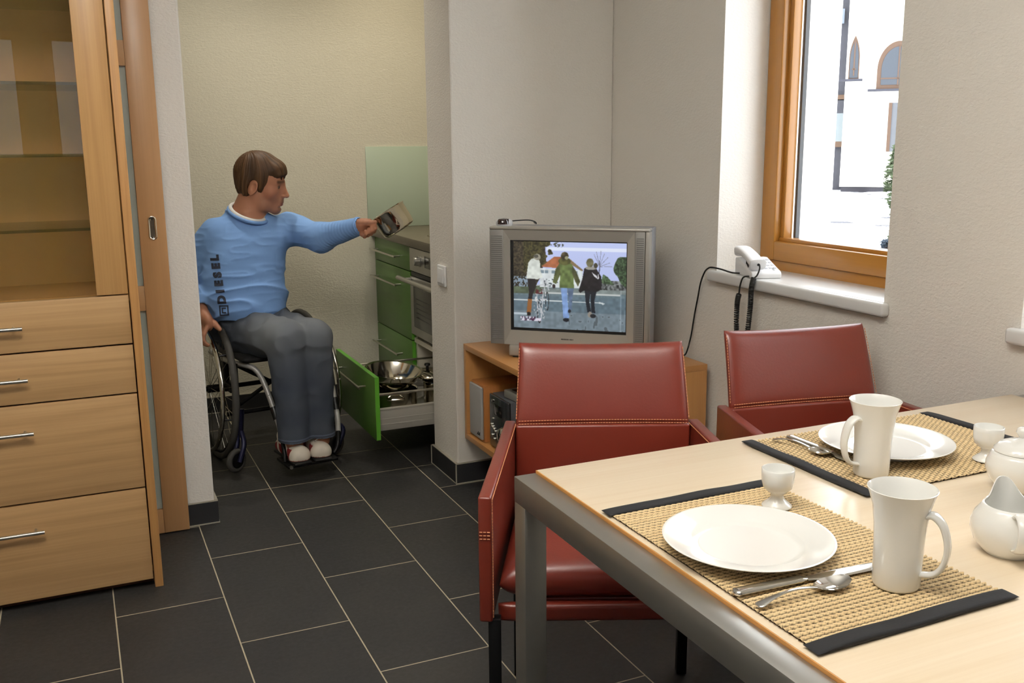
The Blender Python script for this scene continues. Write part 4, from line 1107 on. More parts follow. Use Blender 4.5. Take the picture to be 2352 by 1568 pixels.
def strip_solid(bm, rows):
    # rows: list of (centre, half width, thickness, cup) along local x; closed solid
    n = 9; T, Bt = [], []
    for (x, y, z, hw_, th, cup) in rows:
        a, c = [], []
        for k in range(n):
            s = -1 + 2*k/(n-1); e = math.sqrt(max(0, 1-s**4)); zz = z + cup*(s*s)
            a.append(bm.verts.new((x, y+s*hw_, zz+th*0.5*e))); c.append(bm.verts.new((x, y+s*hw_, zz-th*0.5*e-0.00004)))
        T.append(a); Bt.append(c)
    for i in range(len(rows)-1):
        for k in range(n-1):
            bm.faces.new((T[i][k], T[i+1][k], T[i+1][k+1], T[i][k+1])); bm.faces.new((Bt[i][k], Bt[i][k+1], Bt[i+1][k+1], Bt[i+1][k]))
        bm.faces.new((T[i][0], Bt[i][0], Bt[i+1][0], T[i+1][0])); bm.faces.new((T[i][-1], T[i+1][-1], Bt[i+1][-1], Bt[i][-1]))
    for E in (0, -1):
        for k in range(n-1): bm.faces.new((T[E][k], T[E][k+1], Bt[E][k+1], Bt[E][k]))
def spoon(label, loc, rz, L=0.150):
    rows = []
    N = 46
    for i in range(N+1):
        t_ = i/N; x = L*t_
        if t_ < 0.64:
            f = t_/0.64
            hw_ = 0.0028 + 0.0056*max(0, 1-f/0.42)**1.2*math.sqrt(min(1, f/0.04+0.06)) + 0.001*(f > 0.9)*(f-0.9)*10
            z = 0.0035 + 0.009*math.sin(f*PI)**1.0*0.75 + 0.004*f; cup = 0.0; th = 0.0022
        else:
            f = (t_-0.64)/0.36
            hw_ = 0.0028 + 0.0145*math.sin(PI*min(1, f*0.94+0.03))**0.62
            z = 0.0075 - 0.0065*math.sin(PI*min(1, f*1.02)) + 0.0035*f; cup = 0.0062*math.sin(PI*min(1, f))**0.8; th = 0.0014
            z -= cup*0.4
            if i == N: hw_ = 0.003
        rows.append((x, 0, max(z, 0.0012), hw_, th, cup))
    b = new(); strip_solid(b, rows)
    o = obj('spoon', b, CUTLERY, angle=60); o.location = loc; o.rotation_euler = (0, 0, rz)
    return tag(o, label, 'spoon', 'teaspoons')
def knife(label, loc, rz):
    t = thing('knife', label, 'knife', loc, rz, 'table knives')
    rows = []
    for i in range(31):
        f = i/30; e = math.sqrt(min(1, f/0.03+0.25)) if f < 0.03 else 1
        rows.append((0.112*f, 0, 0.0045, (0.0072+0.0022*(1-f))*e*(1 if f < 0.93 else 1-0.35*(f-0.93)/0.07), (0.0075 if f < 0.93 else 0.0075-0.004*(f-0.93)/0.07)*e, 0))
    b = new(); strip_solid(b, rows); obj('handle', b, CUTLERY, t, angle=60)
    rows = []
    for i in range(41):
        f = i/40; hw_ = 0.0062 + 0.0045*min(1, f*4) - (0.0075*((f-0.78)/0.22)**2 if f > 0.78 else 0)
        y = -0.0022*min(1, f*4) + (0.0045*((f-0.78)/0.22)**1.6 if f > 0.78 else 0)
        rows.append((0.1115+0.128*f, y, 0.0038, max(hw_, 0.0012), 0.0016+0.0016*(1-min(1, f*5)), 0))
    b = new(); strip_solid(b, rows); obj('blade', b, CUTLERY, t, angle=60)
    return t
knife('steel knife lying before the near plate, blade behind the mug', (0.728, 0.9335, MT), R(-3.0))
spoon('steel teaspoon beside the knife on the near place mat', (0.733, 0.893, MT), R(2.0), 0.152)
knife('steel knife lying beside the far plate behind the mug', (1.236, 1.437, MT), R(-87.5))
spoon('steel teaspoon on the far place mat near its black binding', (1.200, 1.436, MT), R(-77), 0.132)
# milk jug and sugar bowl
jg = thing('milk_jug', 'round white milk jug with pulled spout standing on the bare wood', 'jug', (1.170, 0.889, TZ-0.001), math.atan2(-0.80, -0.60))
def jug_body():
    # local +x is the handle side, -x the spout... spout raised and pulled out
    b = new()
    outer = [(0.0, 0.001), (0.028, 0.001), (0.031, 0.0), (0.034, 0.003), (0.046, 0.017), (0.0515, 0.033), (0.0515, 0.043), (0.047, 0.056), (0.0395, 0.066), (0.0365, 0.071)]
    inner = [(0.0345, 0.071), (0.037, 0.065), (0.0445, 0.055), (0.0488, 0.042), (0.0485, 0.033), (0.043, 0.018), (0.03, 0.005), (0, 0.004)]
    rings = []; n = 72
    for r_, z_ in outer+inner:
        if r_ == 0: rings.append([b.verts.new((0, 0, z_))]); continue
        ring = []
        for k in range(n):
            a = 2*PI*k/n; lipf = max(0, (z_-0.052)/0.019)
            da = abs((a-PI+PI) % (2*PI)-PI) if False else abs(((a-PI)+PI) % (2*PI)-PI)
            spf = math.exp(-(da/0.50)**2.6)*lipf
            ring.append(b.verts.new(((r_+0.017*spf)*math.cos(a), (r_+0.004*spf)*math.sin(a)*(1-0.0*spf), z_+0.024*spf)))
        rings.append(ring)
    for A, B in zip(rings, rings[1:]):
        for k in range(n):
            k2 = (k+1) % n
            if len(A) == 1: b.faces.new((A[0], B[k], B[k2]))
            elif len(B) == 1: b.faces.new((A[k], B[0], A[k2]))
            else: b.faces.new((A[k], B[k], B[k2], A[k2]))
    return b
obj('jug_body', jug_body(), PORCELAIN, jg, angle=60)
def handle_strip(b, path, hw_, th):
    n_ = len(path); sec = []
    for i, p in enumerate(path):
        tg = (path[min(i+1, n_-1)]-path[max(i-1, 0)]).normalized(); nn = Vector((0, 1, 0)).cross(tg)
        sec.append([b.verts.new(p + Vector((0, 1, 0))*math.cos(2*PI*k/16)*hw_ + nn*math.sin(2*PI*k/16)*th) for k in range(16)])
    for A, B in zip(sec, sec[1:]):
        for k in range(16): b.faces.new((A[k], A[(k+1) % 16], B[(k+1) % 16], B[k]))
    b.faces.new(sec[0]); b.faces.new(sec[-1])
b = new(); handle_strip(b, smooth_path([(0.038, 0, 0.066), (0.052, 0, 0.072), (0.068, 0, 0.066), (0.074, 0, 0.048), (0.066, 0, 0.030), (0.047, 0, 0.020)], 8), 0.0095, 0.0040)
obj('handle', b, PORCELAIN, jg, angle=70)
sg = thing('sugar_bowl', 'round white sugar bowl with domed lid behind the milk jug', 'bowl', (1.404, 1.058, TZ-0.001))
b = new(); lathe(b, [(0, 0.001), (0.028, 0.001), (0.031, 0.0), (0.034, 0.003), (0.047, 0.018), (0.0535, 0.035), (0.053, 0.046), (0.0475, 0.060), (0.043, 0.066), (0.041, 0.066), (0.046, 0.058), (0.05, 0.045), (0.05, 0.035), (0.044, 0.02), (0.03, 0.005), (0, 0.004)], 64); obj('bowl_body', b, PORCELAIN, sg, angle=60)
b = new(); lathe(b, [(0.040, 0.0655), (0.0435, 0.067), (0.043, 0.070), (0.034, 0.079), (0.02, 0.085), (0.008, 0.0875), (0.006, 0.090), (0.0085, 0.094), (0.0115, 0.099), (0.010, 0.105), (0.005, 0.108), (0, 0.1085)], 64); obj('lid', b, PORCELAIN, sg, angle=60)

# ------------------------------------------------------------------ winter yard outside the window
GZ = -0.35
SNOW = simple('snow', (244, 246, 250), 0.8, bump=(3, 0.4, 0.05))
def snow_ground():
    n = 60
    b = new(); V = [[None]*(n+1) for _ in range(n+1)]
    for i in range(n+1):
        for j in range(n+1):
            x = 2.5 + 58*(i/n)**1.6; y = -20 + 90*j/n
            V[i][j] = b.verts.new((x, y, GZ + 0.05*noise.noise(Vector((x*0.5, y*0.5, 0)))*(1 if x > 4 else 0)))
    for i in range(n):
        for j in range(n): b.faces.new((V[i][j], V[i+1][j], V[i+1][j+1], V[i][j+1]))
    t = NT('snowy_ground'); 
    f = t.noise(t.coord((0.5, 0.5, 1)), 1.7, 6, 0.62)
    g = t.n.new('ShaderNodeNewGeometry'); sp = t.n.new('ShaderNodeSeparateXYZ'); t.link(g.outputs['Position'], sp.inputs[0])
    near = t.math('GREATER_THAN', f, 0.60)
    t.base(t.mix(near, lin((246, 248, 252)), lin((66, 66, 74)))); t.set(Roughness=0.85)
    return struct(obj('ground', b, t.m))
snow_ground()
# facade frame: seen square on, about 34 m away
az0 = R(44.6); FD = 34.0
fr_ = Vector((math.cos(az0), -math.sin(az0), 0)); fn_ = Vector((math.sin(az0), math.cos(az0), 0)); F0 = fn_*FD
FM = Matrix(((fr_.x, fn_.x, 0, F0.x), (fr_.y, fn_.y, 0, F0.y), (0, 0, 1, 0), (0, 0, 0, 1)))   # local x right, y away, z up
def ext(px, py):
    d = fw + rt*((px-1176)/2227.546) - up*((py-784)/2227.546)
    t_ = FD/(d.x*fn_.x + d.y*fn_.y)
    p = d*t_
    return (p.x*fr_.x + p.y*fr_.y, 1.32 + p.z)
CREAM = simple('cream_render', (250, 246, 226), 0.9)
SHINGLE = simple('grey_shingles', (58, 58, 66), 0.85, var=0.35)
EXTGLASS = simple('dark_window_glass', (50, 56, 64), 0.15)
EXTFRAME = simple('brown_window_frame', (84, 62, 46), 0.7)
ch = thing('cream_house', 'cream rendered building with pointed and arched windows across the snowy yard', 'building', (F0.x, F0.y, GZ))
xl = ext(1938, 250)[0]; zb_ = ext(2000, 429)[1]
b = new(); box(b, xl, 0.0, zb_, 9.0, 6.0, 9.5, M=FM); obj('wall', b, CREAM, ch, True, smooth=False)
b = new(); box(b, xl+0.05, 0.02, GZ-0.1, 9.0, 6.0, zb_, M=FM); obj('base_course', b, simple('dark_stone_base', (48, 46, 52), 0.9, var=0.3), ch, True, smooth=False)
b = new(); xa = ext(1903, 250)[0]-0.5; box(b, xa, 1.2, GZ, xl+0.2, 6.0, 9.5, M=FM); sh_ = obj('shingled_wing', b, SHINGLE, ch, True, smooth=False)
for (ya_, yb_, mt) in ((215, 225, EXTFRAME), (228, 258, SHINGLE), (258, 325, simple('pale_blind', (110, 118, 122), 0.5)), (325, 338, EXTFRAME), (12, 45, simple('sky_pane', (96, 106, 122), 0.3))):
    x0, z1 = ext(1906, ya_); x1, z0 = ext(1938, yb_)
    b = new(); box(b, x0-0.5, 1.05, z0, x1-0.02, 1.21, z1, M=FM); obj('window_band', b, mt, ch, True, smooth=False)
def arch_window(px_l, px_r, py_t, py_b, py_spring, pointed):
    xa_, zb2 = ext(px_l, py_b); xb_, _ = ext(px_r, py_b); zt_ = ext((px_l+px_r)/2, py_t)[1]; zs_ = ext(px_l, py_spring)[1]
    w_ = (xb_-xa_)/2; xc_ = (xa_+xb_)/2
    def outline(k):
        pts = [(xc_-w_*k, zb2+w_*(1-k)), (xc_+w_*k, zb2+w_*(1-k))]
        for i in range(13):
            t_ = i/12*PI/2
            x = w_*k*math.cos(t_); z = math.sin(t_)
            if pointed: x = w_*k*(1-(i/12)**2.5); z = i/12
            pts.append((xc_+x, zs_+(zt_-zs_)*k*z))
        return pts + [(2*xc_-x, z) for x, z in pts[3:-1][::-1]] + ([(xc_-w_*k, zs_)])
    MF = FM @ Matrix(((1, 0, 0, 0), (0, 0, -1, 0), (0, 1, 0, 0), (0, 0, 0, 1)))
    b = new(); prism(b, outline(1.0), 0.06, MF); fo = obj('window', b, EXTFRAME, ch, True, smooth=False)
    b = new(); prism(b, outline(0.80), 0.075, MF); obj('pane', b, EXTGLASS, fo, True, smooth=False)
    b = new(); box(b, xc_-0.02, -0.09, zb2+0.1, xc_+0.02, -0.07, zt_-0.15, M=FM); box(b, xa_+0.1, -0.09, (zs_+zb2)/2, xb_-0.1, -0.07, (zs_+zb2)/2+0.04, M=FM); obj('glazing_bar', b, EXTFRAME, fo, True, smooth=False)
    b = new(); box(b, xa_-0.25, -0.16, zb2-0.07, xb_+0.12, 0.0, zb2, M=FM); obj('ledge', b, SHINGLE, fo, True, smooth=False)
arch_window(1948, 1972, 82, 182, 140, True)
arch_window(2012, 2110, 94, 205, 160, False)
x0, z1 = ext(2042, 236); x1, z0 = ext(2075, 348)
b = new(); box(b, x0, -0.10, z0, x0+0.10, 0, z1, M=FM); box(b, x0+0.28, -0.08, z0, x1, 0, z1, M=FM); obj('door_frame', b, EXTFRAME, ch, True, smooth=False)
b = new(); box(b, x0+0.10, -0.06, z0, x0+0.28, 0, z1, M=FM); obj('door', b, simple('grey_door', (84, 86, 90), 0.5), ch, True, smooth=False)
# plain white wing of the neighbouring house, nearer
aw = math.atan2
def ray_at(px, py, dist):
    d = fw + rt*((px-1176)/2227.546) - up*((py-784)/2227.546)
    k = dist/math.hypot(d.x, d.y); return Vector((d.x*k, d.y*k, 1.32+d.z*k))
pe = ray_at(1904, 300, 12.0)
nb = thing('white_house_wing', 'plain white house wall close outside the window, edge of a neighbouring wing', 'building', (pe.x-0.6, pe.y+1.6, GZ))
b = new()
dirw = Vector((-0.55, 0.835, 0)).normalized(); back = Vector((0.835, 0.55, 0))
c0 = Vector((pe.x, pe.y, 0)); pl = [c0, c0+dirw*7, c0+dirw*7+back*0.3, c0+back*0.3]
prism(b, [(p.x, p.y) for p in pl], 7.0, Matrix.Translation((0, 0, GZ-0.1))); obj('wall', b, simple('white_render', (248, 248, 248), 0.9), nb, True, smooth=False)
# shrub at the window's edge
def shrub(name, label, px, py_b, dist, h, w_, col, seed):
    rng = random.Random(seed)
    p = ray_at(px, 400, dist)
    t = thing(name, label, 'shrub', (p.x, p.y, GZ))
    b = new()
    for k in range(900):
        z = h*rng.random()**0.8; rr = w_*(0.55+0.45*math.sin(z/h*7+seed))*(1-0.35*z/h); a = rng.random()*2*PI; r_ = rr*math.sqrt(rng.random())
        c = Vector((r_*math.cos(a), r_*math.sin(a), z)); s = 0.02+0.035*rng.random()
        d1_ = Vector((rng.uniform(-1, 1), rng.uniform(-1, 1), rng.uniform(-0.3, 1))).normalized(); d2_ = d1_.orthogonal().normalized()
        q = [b.verts.new(c + d1_*s*1.6), b.verts.new(c + d2_*s*0.6), b.verts.new(c - d1_*s*1.6), b.verts.new(c - d2_*s*0.6)]; b.faces.new(q)
    obj('foliage', b, simple(name+'_green', col, 0.8, var=0.4), t, smooth=False, fix=False)
    b = new(); tube(b, [(0, 0, 0), (0.02, 0.01, h*0.5), (0, 0.02, h*0.92)], [0.03, 0.02, 0.008], 8)
    obj('stem', b, EXTFRAME, t)
shrub('tall_shrub', 'tall green shrub against the cream building at the window edge', 2062, 0, 16, 1.62, 0.26, (66, 78, 50), 3)
shrub('low_shrub', 'low blue green shrub on the snow in front of the taller one', 2050, 0, 13.0, 0.42, 0.30, (50, 62, 74), 5)

# ------------------------------------------------------------------ wheelchair
WO = (0.715, 4.22, 0.0); WR = R(8)
wc = thing('wheelchair', 'manual wheelchair with chrome push rims and silver front tubes', 'wheelchair', WO, WR)
TUBEM = simple('frame_silver', (176, 174, 170), 0.42, 0.35)
FABRIC = simple('seat_fabric_black', (20, 20, 22), 0.85, bump=(200, 0.3, 0.001))
def wheel(s):
    cx = -0.222 if s < 0 else 0.190
    M = Matrix.Translation((cx, 0.0, 0.302)) @ Matrix.Rotation(R(2.5)*s*-1, 4, 'Y')
    b = new(); torus(b, 0.288, 0.0145, M, 80, 14); w = obj('wheel', b, RUBBER, wc)
    b = new(); torus(b, 0.270, 0.009, M, 72, 8); obj('rim', b, BLACKMETAL, w)
    Mo = M @ Matrix.Translation((s*0.044, 0, 0))
    b = new(); torus(b, 0.258, 0.0095, Mo, 72, 12); obj('push_rim', b, CHROME, w)
    b = new()
    for k in range(6):
        a = 2*PI*k/6+0.3
        tube(b, [M @ Vector((s*0.002, 0.268*math.cos(a), 0.268*math.sin(a))), Mo @ Vector((0, 0.258*math.cos(a), 0.258*math.sin(a)))], 0.004, 8)
    obj('rim_bracket', b, BLACKMETAL, w)
    b = new(); cyl(b, M @ Vector((-0.035, 0, 0)), M @ Vector((0.035, 0, 0)), 0.017, 20); cyl(b, M @ Vector((s*0.035, 0, 0)), M @ Vector((s*0.05, 0, 0)), 0.011, 16); obj('hub', b, BLACKMETAL, w)
    b = new()
    for k in range(28):
        a = 2*PI*k/28; o_ = 0.30 if k % 2 else -0.30
        tube(b, [M @ Vector((0.025*(1 if k % 4 < 2 else -1), 0.017*math.cos(a+o_), 0.017*math.sin(a+o_))), M @ Vector((0, 0.264*math.cos(a), 0.264*math.sin(a)))], 0.0012, 5, caps=False)
    obj('spokes', b, SATIN, w)
for s in (-1, 1): wheel(s)
DBLUE = simple('fork_dark_blue', (26, 28, 58), 0.35, 0.4)
for s, x in ((-1, -0.228), (1, 0.205)):
    MC = Matrix.Translation((x, -0.257, 0.051)) @ Matrix.Rotation(R(-62), 4, 'Z')
    b = new(); torus(b, 0.038, 0.0125, MC, 40, 12); c_ = obj('caster', b, RUBBER, wc)
    b = new(); cyl(b, MC @ Vector((-0.011, 0, 0)), MC @ Vector((0.011, 0, 0)), 0.031, 28); obj('caster_hub', b, BLACK, c_)
    b = new()
    for e in (-0.018, 0.018):
        tube(b, smooth_path([MC @ Vector((e, 0, -0.004)), MC @ Vector((e*1.05, 0.03, 0.062)) , Vector((x+0.032*-s, -0.214, 0.160)) + (MC.to_3x3() @ Vector((e*0.7, 0, 0)))], 6), 0.0105, 10)
    cyl(b, (x+0.032*-s, -0.212, 0.15), (x+0.046*-s, -0.20, 0.25), 0.017, 16)
    obj('fork', b, DBLUE, c_)
tubes = {-1: [(-0.185, 0.18, 0.425), (-0.180, -0.10, 0.430), (-0.152, -0.20, 0.432), (-0.122, -0.238, 0.418), (-0.098, -0.262, 0.37), (-0.082, -0.31, 0.28), (-0.072, -0.36, 0.188), (-0.080, -0.425, 0.105), (-0.084, -0.44, 0.07)],
         1: [(0.205, 0.18, 0.425), (0.206, -0.10, 0.436), (0.203, -0.19, 0.440), (0.198, -0.235, 0.425), (0.193, -0.262, 0.37), (0.186, -0.31, 0.28), (0.178, -0.36, 0.188), (0.150, -0.425, 0.105), (0.125, -0.44, 0.07)]}
for s in (-1, 1):
    P_ = smooth_path(tubes[s], 8)
    b = new(); tube(b, P_[:53], 0.0115, 14); fo = obj('frame_tube', b, TUBEM, wc)
    i0, i1 = 41, 46
    b = new(); tube(b, P_[i0:i1], 0.0150, 14); obj('sleeve', b, BLACK, fo)
    b = new(); tube(b, P_[48:], 0.0085, 12); obj('footrest_tube', b, BLACKMETAL, fo)
    b = new(); cyl(b, P_[37]+Vector((-0.002, -0.012, 0)), P_[37]+Vector((-0.002, -0.0085, 0)), 0.0034, 10); obj('pin_hole', b, BLACK, fo)
    b = new(); x = s*0.185+0.01
    tube(b, smooth_path([(x, 0.16, 0.43), (x-s*0.03, 0.17, 0.52), (x-s*0.06, 0.185, 0.61), (x-s*0.06, 0.20, 0.64)], 6), 0.011, 12); obj('back_tube', b, BLACKMETAL, wc)
    b = new(); box(b, s*0.185+0.010-0.004, -0.10, 0.44, s*0.185+0.010+0.004, 0.15, 0.50, 0.003); obj('side_guard', b, BLACK, wc)
    b = new(); box(b, x-0.02, -0.12, 0.30, x+0.012, 0.06, 0.335, 0.004); box(b, x-0.014, -0.02, 0.285, x+0.01, 0.02, 0.44, 0.003); tube(b, [(x-0.015, -0.19, 0.44), (x-0.018, -0.20, 0.30), (x-0.02, -0.205, 0.24)], 0.012, 12); obj('axle_frame', b, BLACKMETAL, wc)
b = new(); tube(b, [(-0.17, -0.06, 0.42), (0.19, 0.0, 0.19)], 0.009, 10); tube(b, [(0.19, -0.06, 0.42), (-0.17, 0.0, 0.19)], 0.009, 10); tube(b, [(-0.19, -0.02, 0.185), (0.21, -0.02, 0.185)], 0.010, 10); obj('cross_brace', b, BLACKMETAL, wc)
b = new(); tube(b, [(-0.20, 0, 0.302), (0.20, 0, 0.302)], 0.010, 10); obj('axle_tube', b, BLACKMETAL, wc)
b = new(); pillow(b, lambda u, v, s_: Vector((0.005+u*0.178, -0.04+v*0.20, 0.458+s_*0.022)), 16, 16, 10); obj('seat_cushion', b, FABRIC, wc, angle=70)
b = new(); pillow(b, lambda u, v, s_: Vector((-0.02+u*0.14, 0.185+0.02*v+s_*0.010+0.03*(1-u*u), 0.55+v*0.085)), 16, 14, 10); obj('back_sling', b, FABRIC, wc, angle=70)
b = new(); box(b, -0.092, -0.500, 0.056, 0.120, -0.36, 0.068, 0.004); fp = obj('footplate', b, BLACKMETAL, wc)
b = new(); cyl(b, (-0.080, -0.503, 0.062), (-0.080, -0.494, 0.062), 0.007, 14); obj('bolt', b, SATIN, fp)

# ------------------------------------------------------------------ implicit-surface modelling for the figure
class Field:
    def __init__(s, xs, ys, zs):
        s.xs, s.ys, s.zs = [np.asarray(a, np.float32) for a in (xs, ys, zs)]
        s.d = np.full((len(xs), len(ys), len(zs)), 0.09, np.float32)
    def sub(s, lo, hi):
        sl = []
        for a, l, h in zip((s.xs, s.ys, s.zs), lo, hi):
            sl.append(slice(max(0, int(np.searchsorted(a, l))), min(len(a), int(np.searchsorted(a, h))+1)))
        X = s.xs[sl[0]][:, None, None]; Y = s.ys[sl[1]][None, :, None]; Z = s.zs[sl[2]][None, None, :]
        return tuple(sl), X, Y, Z
    def apply(s, fn, lo, hi, k=0.01, op='add'):
        pad = k + 0.012
        sl, X, Y, Z = s.sub([v-pad for v in lo], [v+pad for v in hi])
        if any(q.stop <= q.start for q in sl): return
        d2 = fn(X, Y, Z).astype(np.float32); d1 = s.d[sl]
        if op == 'add':
            h = np.clip(0.5+0.5*(d2-d1)/k, 0, 1); s.d[sl] = d2*(1-h)+d1*h-k*h*(1-h)
        elif op == 'cut':
            d2 = -d2; h = np.clip(0.5-0.5*(d2-d1)/k, 0, 1); s.d[sl] = d2*(1-h)+d1*h+k*h*(1-h)
        elif op == 'disp': s.d[sl] = d1 + d2
    def cone(s, a, b_, r1, r2, k=0.01, op='add', M=None):
        a, b_ = Vector(a), Vector(b_)
        if M: sc = M.to_scale()[0]; a, b_, r1, r2 = M @ a, M @ b_, r1*sc, r2*sc
        ba = b_-a; L2 = max(ba.length_squared, 1e-9); R_ = max(r1, r2)
        def fn(X, Y, Z):
            px, py, pz = X-a.x, Y-a.y, Z-a.z
            t_ = np.clip((px*ba.x+py*ba.y+pz*ba.z)/L2, 0, 1)
            return np.sqrt((px-ba.x*t_)**2+(py-ba.y*t_)**2+(pz-ba.z*t_)**2) - (r1+(r2-r1)*t_)
        s.apply(fn, [min(a[i], b_[i])-R_ for i in range(3)], [max(a[i], b_[i])+R_ for i in range(3)], k, op)
    def chain(s, pts, rs, k=0.01):
        for i in range(len(pts)-1): s.cone(pts[i], pts[i+1], rs[i], rs[i+1], k)
    def ell(s, c, r, k=0.01, op='add', M=None, rot=None, wob=0.0):
        c = Vector(c); Rm = (rot or Matrix.Identity(3))
        if M: c = M @ c; sc = M.to_scale()[0]; r = [v*sc for v in r]; Rm = M.to_3x3().normalized() @ Rm
        Rt = Rm.transposed(); R_ = max(r)
        def fn(X, Y, Z):
            px, py, pz = X-c.x, Y-c.y, Z-c.z
            q = [(Rt[i][0]*px+Rt[i][1]*py+Rt[i][2]*pz) for i in range(3)]
            k0 = np.sqrt((q[0]/r[0])**2+(q[1]/r[1])**2+(q[2]/r[2])**2); k1 = np.sqrt((q[0]/r[0]**2)**2+(q[1]/r[1]**2)**2+(q[2]/r[2]**2)**2)
            dd = k0*(k0-1)/np.maximum(k1, 1e-6)
            if wob: dd = dd + wob*(np.sin(q[1]*310+q[0]*60)+np.sin(q[1]*517+q[0]*150+1.3)+0.8*np.sin(q[0]*260+0.5))/2
            return dd
        s.apply(fn, [c[i]-R_ for i in range(3)], [c[i]+R_ for i in range(3)], k, op)
    def loft(s, rows, k=0.02, z0=None, z1=None, grow=0.0):
        # rows of (z, cx, cy, half width, half depth)
        A = np.array(rows, float); A = A[np.argsort(A[:, 0])]
        def fn(X, Y, Z):
            zc = np.clip(Z, A[0, 0], A[-1, 0])
            cx, cy, a, b_ = [np.interp(zc, A[:, 0], A[:, i]) for i in (1, 2, 3, 4)]
            a = a+grow; b_ = b_+grow
            u = np.abs((X-cx)/a); v = np.abs((Y-cy)/b_)
            d = ((u**2.4+v**2.4)**(1/2.4)-1)*np.minimum(a, b_)
            return np.maximum(d, np.maximum(A[0, 0]-Z, Z-A[-1, 0]))
        R_ = max(A[:, 3].max(), A[:, 4].max())+grow
        s.apply(fn, [A[:, 1].min()-R_, A[:, 2].min()-R_, A[0, 0]], [A[:, 1].max()+R_, A[:, 2].max()+R_, A[-1, 0]], k)
    def mesh(s, name, relax=1):
        d = s.d; xs, ys, zs = s.xs, s.ys, s.zs
        ins = d < 0
        nx, ny, nz = d.shape
        cnt = np.zeros((nx-1, ny-1, nz-1), np.uint8)
        for i in (0, 1):
            for j in (0, 1):
                for k in (0, 1): cnt += ins[i:nx-1+i, j:ny-1+j, k:nz-1+k]
        act = (cnt > 0) & (cnt < 8)
        I, J, K = np.nonzero(act)
        idx = np.full(cnt.shape, -1, np.int32); idx[act] = np.arange(len(I), dtype=np.int32)
        cv = {}
        for i in (0, 1):
            for j in (0, 1):
                for k in (0, 1): cv[i, j, k] = d[I+i, J+j, K+k]
        acc = np.zeros((len(I), 3)); n = np.zeros(len(I))
        for ax in range(3):
            o1, o2 = [q for q in range(3) if q != ax]
            for p in (0, 1):
                for q in (0, 1):
                    c0 = [0, 0, 0]; c0[o1] = p; c0[o2] = q; c1 = list(c0); c1[ax] = 1
                    a, b_ = cv[tuple(c0)], cv[tuple(c1)]
                    cr = (a < 0) != (b_ < 0)
                    t_ = np.where(cr, a/np.where(a == b_, 1, a-b_), 0)
                    pos = np.zeros((len(I), 3)); pos[:, o1] = p; pos[:, o2] = q; pos[:, ax] = t_
                    acc += pos*cr[:, None]; n += cr
        f = acc/np.maximum(n, 1)[:, None]
        V = np.stack([xs[I]+(xs[I+1]-xs[I])*f[:, 0], ys[J]+(ys[J+1]-ys[J])*f[:, 1], zs[K]+(zs[K+1]-zs[K])*f[:, 2]], 1)
        Q = []
        for ax in range(3):
            a = np.moveaxis(ins, ax, 0); ix = np.moveaxis(idx, ax, 0)
            e = a[:-1] != a[1:]; e = e[:, 1:-1, 1:-1]
            p, q, r_ = np.nonzero(e); q += 1; r_ += 1
            quad = np.stack([ix[p, q-1, r_-1], ix[p, q, r_-1], ix[p, q, r_], ix[p, q-1, r_]], 1)
            fl = a[p, q, r_]
            if ax == 1: fl = ~fl
            quad[~fl] = quad[~fl][:, ::-1]
            Q.append(quad)
        Q = np.concatenate(Q); Q = Q[(Q >= 0).all(1)]
        for _ in range(relax):
            s2 = np.zeros_like(V); c2 = np.zeros(len(V))
            for u, v in ((0, 1), (1, 2), (2, 3), (3, 0)):
                np.add.at(s2, Q[:, u], V[Q[:, v]]); np.add.at(c2, Q[:, u], 1); np.add.at(s2, Q[:, v], V[Q[:, u]]); np.add.at(c2, Q[:, v], 1)
            V = V*0.5 + 0.5*s2/np.maximum(c2, 1)[:, None]
        me = bpy.data.meshes.new(name)
        me.vertices.add(len(V)); me.vertices.foreach_set('co', V.astype(np.float32).ravel())
        me.loops.add(len(Q)*4); me.loops.foreach_set('vertex_index', Q.astype(np.int32).ravel())
        me.polygons.add(len(Q)); me.polygons.foreach_set('loop_start', np.arange(0, len(Q)*4, 4, dtype=np.int32))
        me.update(calc_edges=True); me.validate()
        return me, V
def steps(*segs):
    out = []
    for a, b_, h in segs: out += list(np.arange(a, b_-1e-6, h))
    out.append(segs[-1][1]); return np.array(out)
def paint(me, cols):
    a = me.color_attributes.new('tone', 'FLOAT_COLOR', 'POINT')
    a.data.foreach_set('color', np.concatenate([cols, np.ones((len(cols), 1))], 1).astype(np.float32).ravel())
def vnoise(P, seed=0, f=1.0):
    # smooth value noise, vectorised
    r = np.random.default_rng(seed); T = r.random(4096)
    Q = P*f; i = np.floor(Q).astype(int); t_ = Q-i; t_ = t_*t_*(3-2*t_); out = 0
    for a in (0, 1):
        for b_ in (0, 1):
            for c in (0, 1):
                hsh = ((i[..., 0]+a)*73856093 ^ (i[..., 1]+b_)*19349663 ^ (i[..., 2]+c)*83492791) & 4095
                w_ = (t_[..., 0] if a else 1-t_[..., 0])*(t_[..., 1] if b_ else 1-t_[..., 1])*(t_[..., 2] if c else 1-t_[..., 2])
                out = out + w_*T[hsh]
    return out

# ------------------------------------------------------------------ the man in the wheelchair (coordinates of the wheelchair frame)
man = thing('person', 'man in light blue sweater and jeans seated in the wheelchair, holding out a pan', 'person', WO, WR)
hy = R(-29.5)
HS = 1.00
HM = Matrix.Translation((0.018, -0.020, 1.157)) @ Matrix.Rotation(hy, 4, 'Z') @ Matrix.Rotation(R(9), 4, 'Y') @ Matrix.Rotation(R(3), 4, 'X') @ Matrix.Scale(HS, 4)
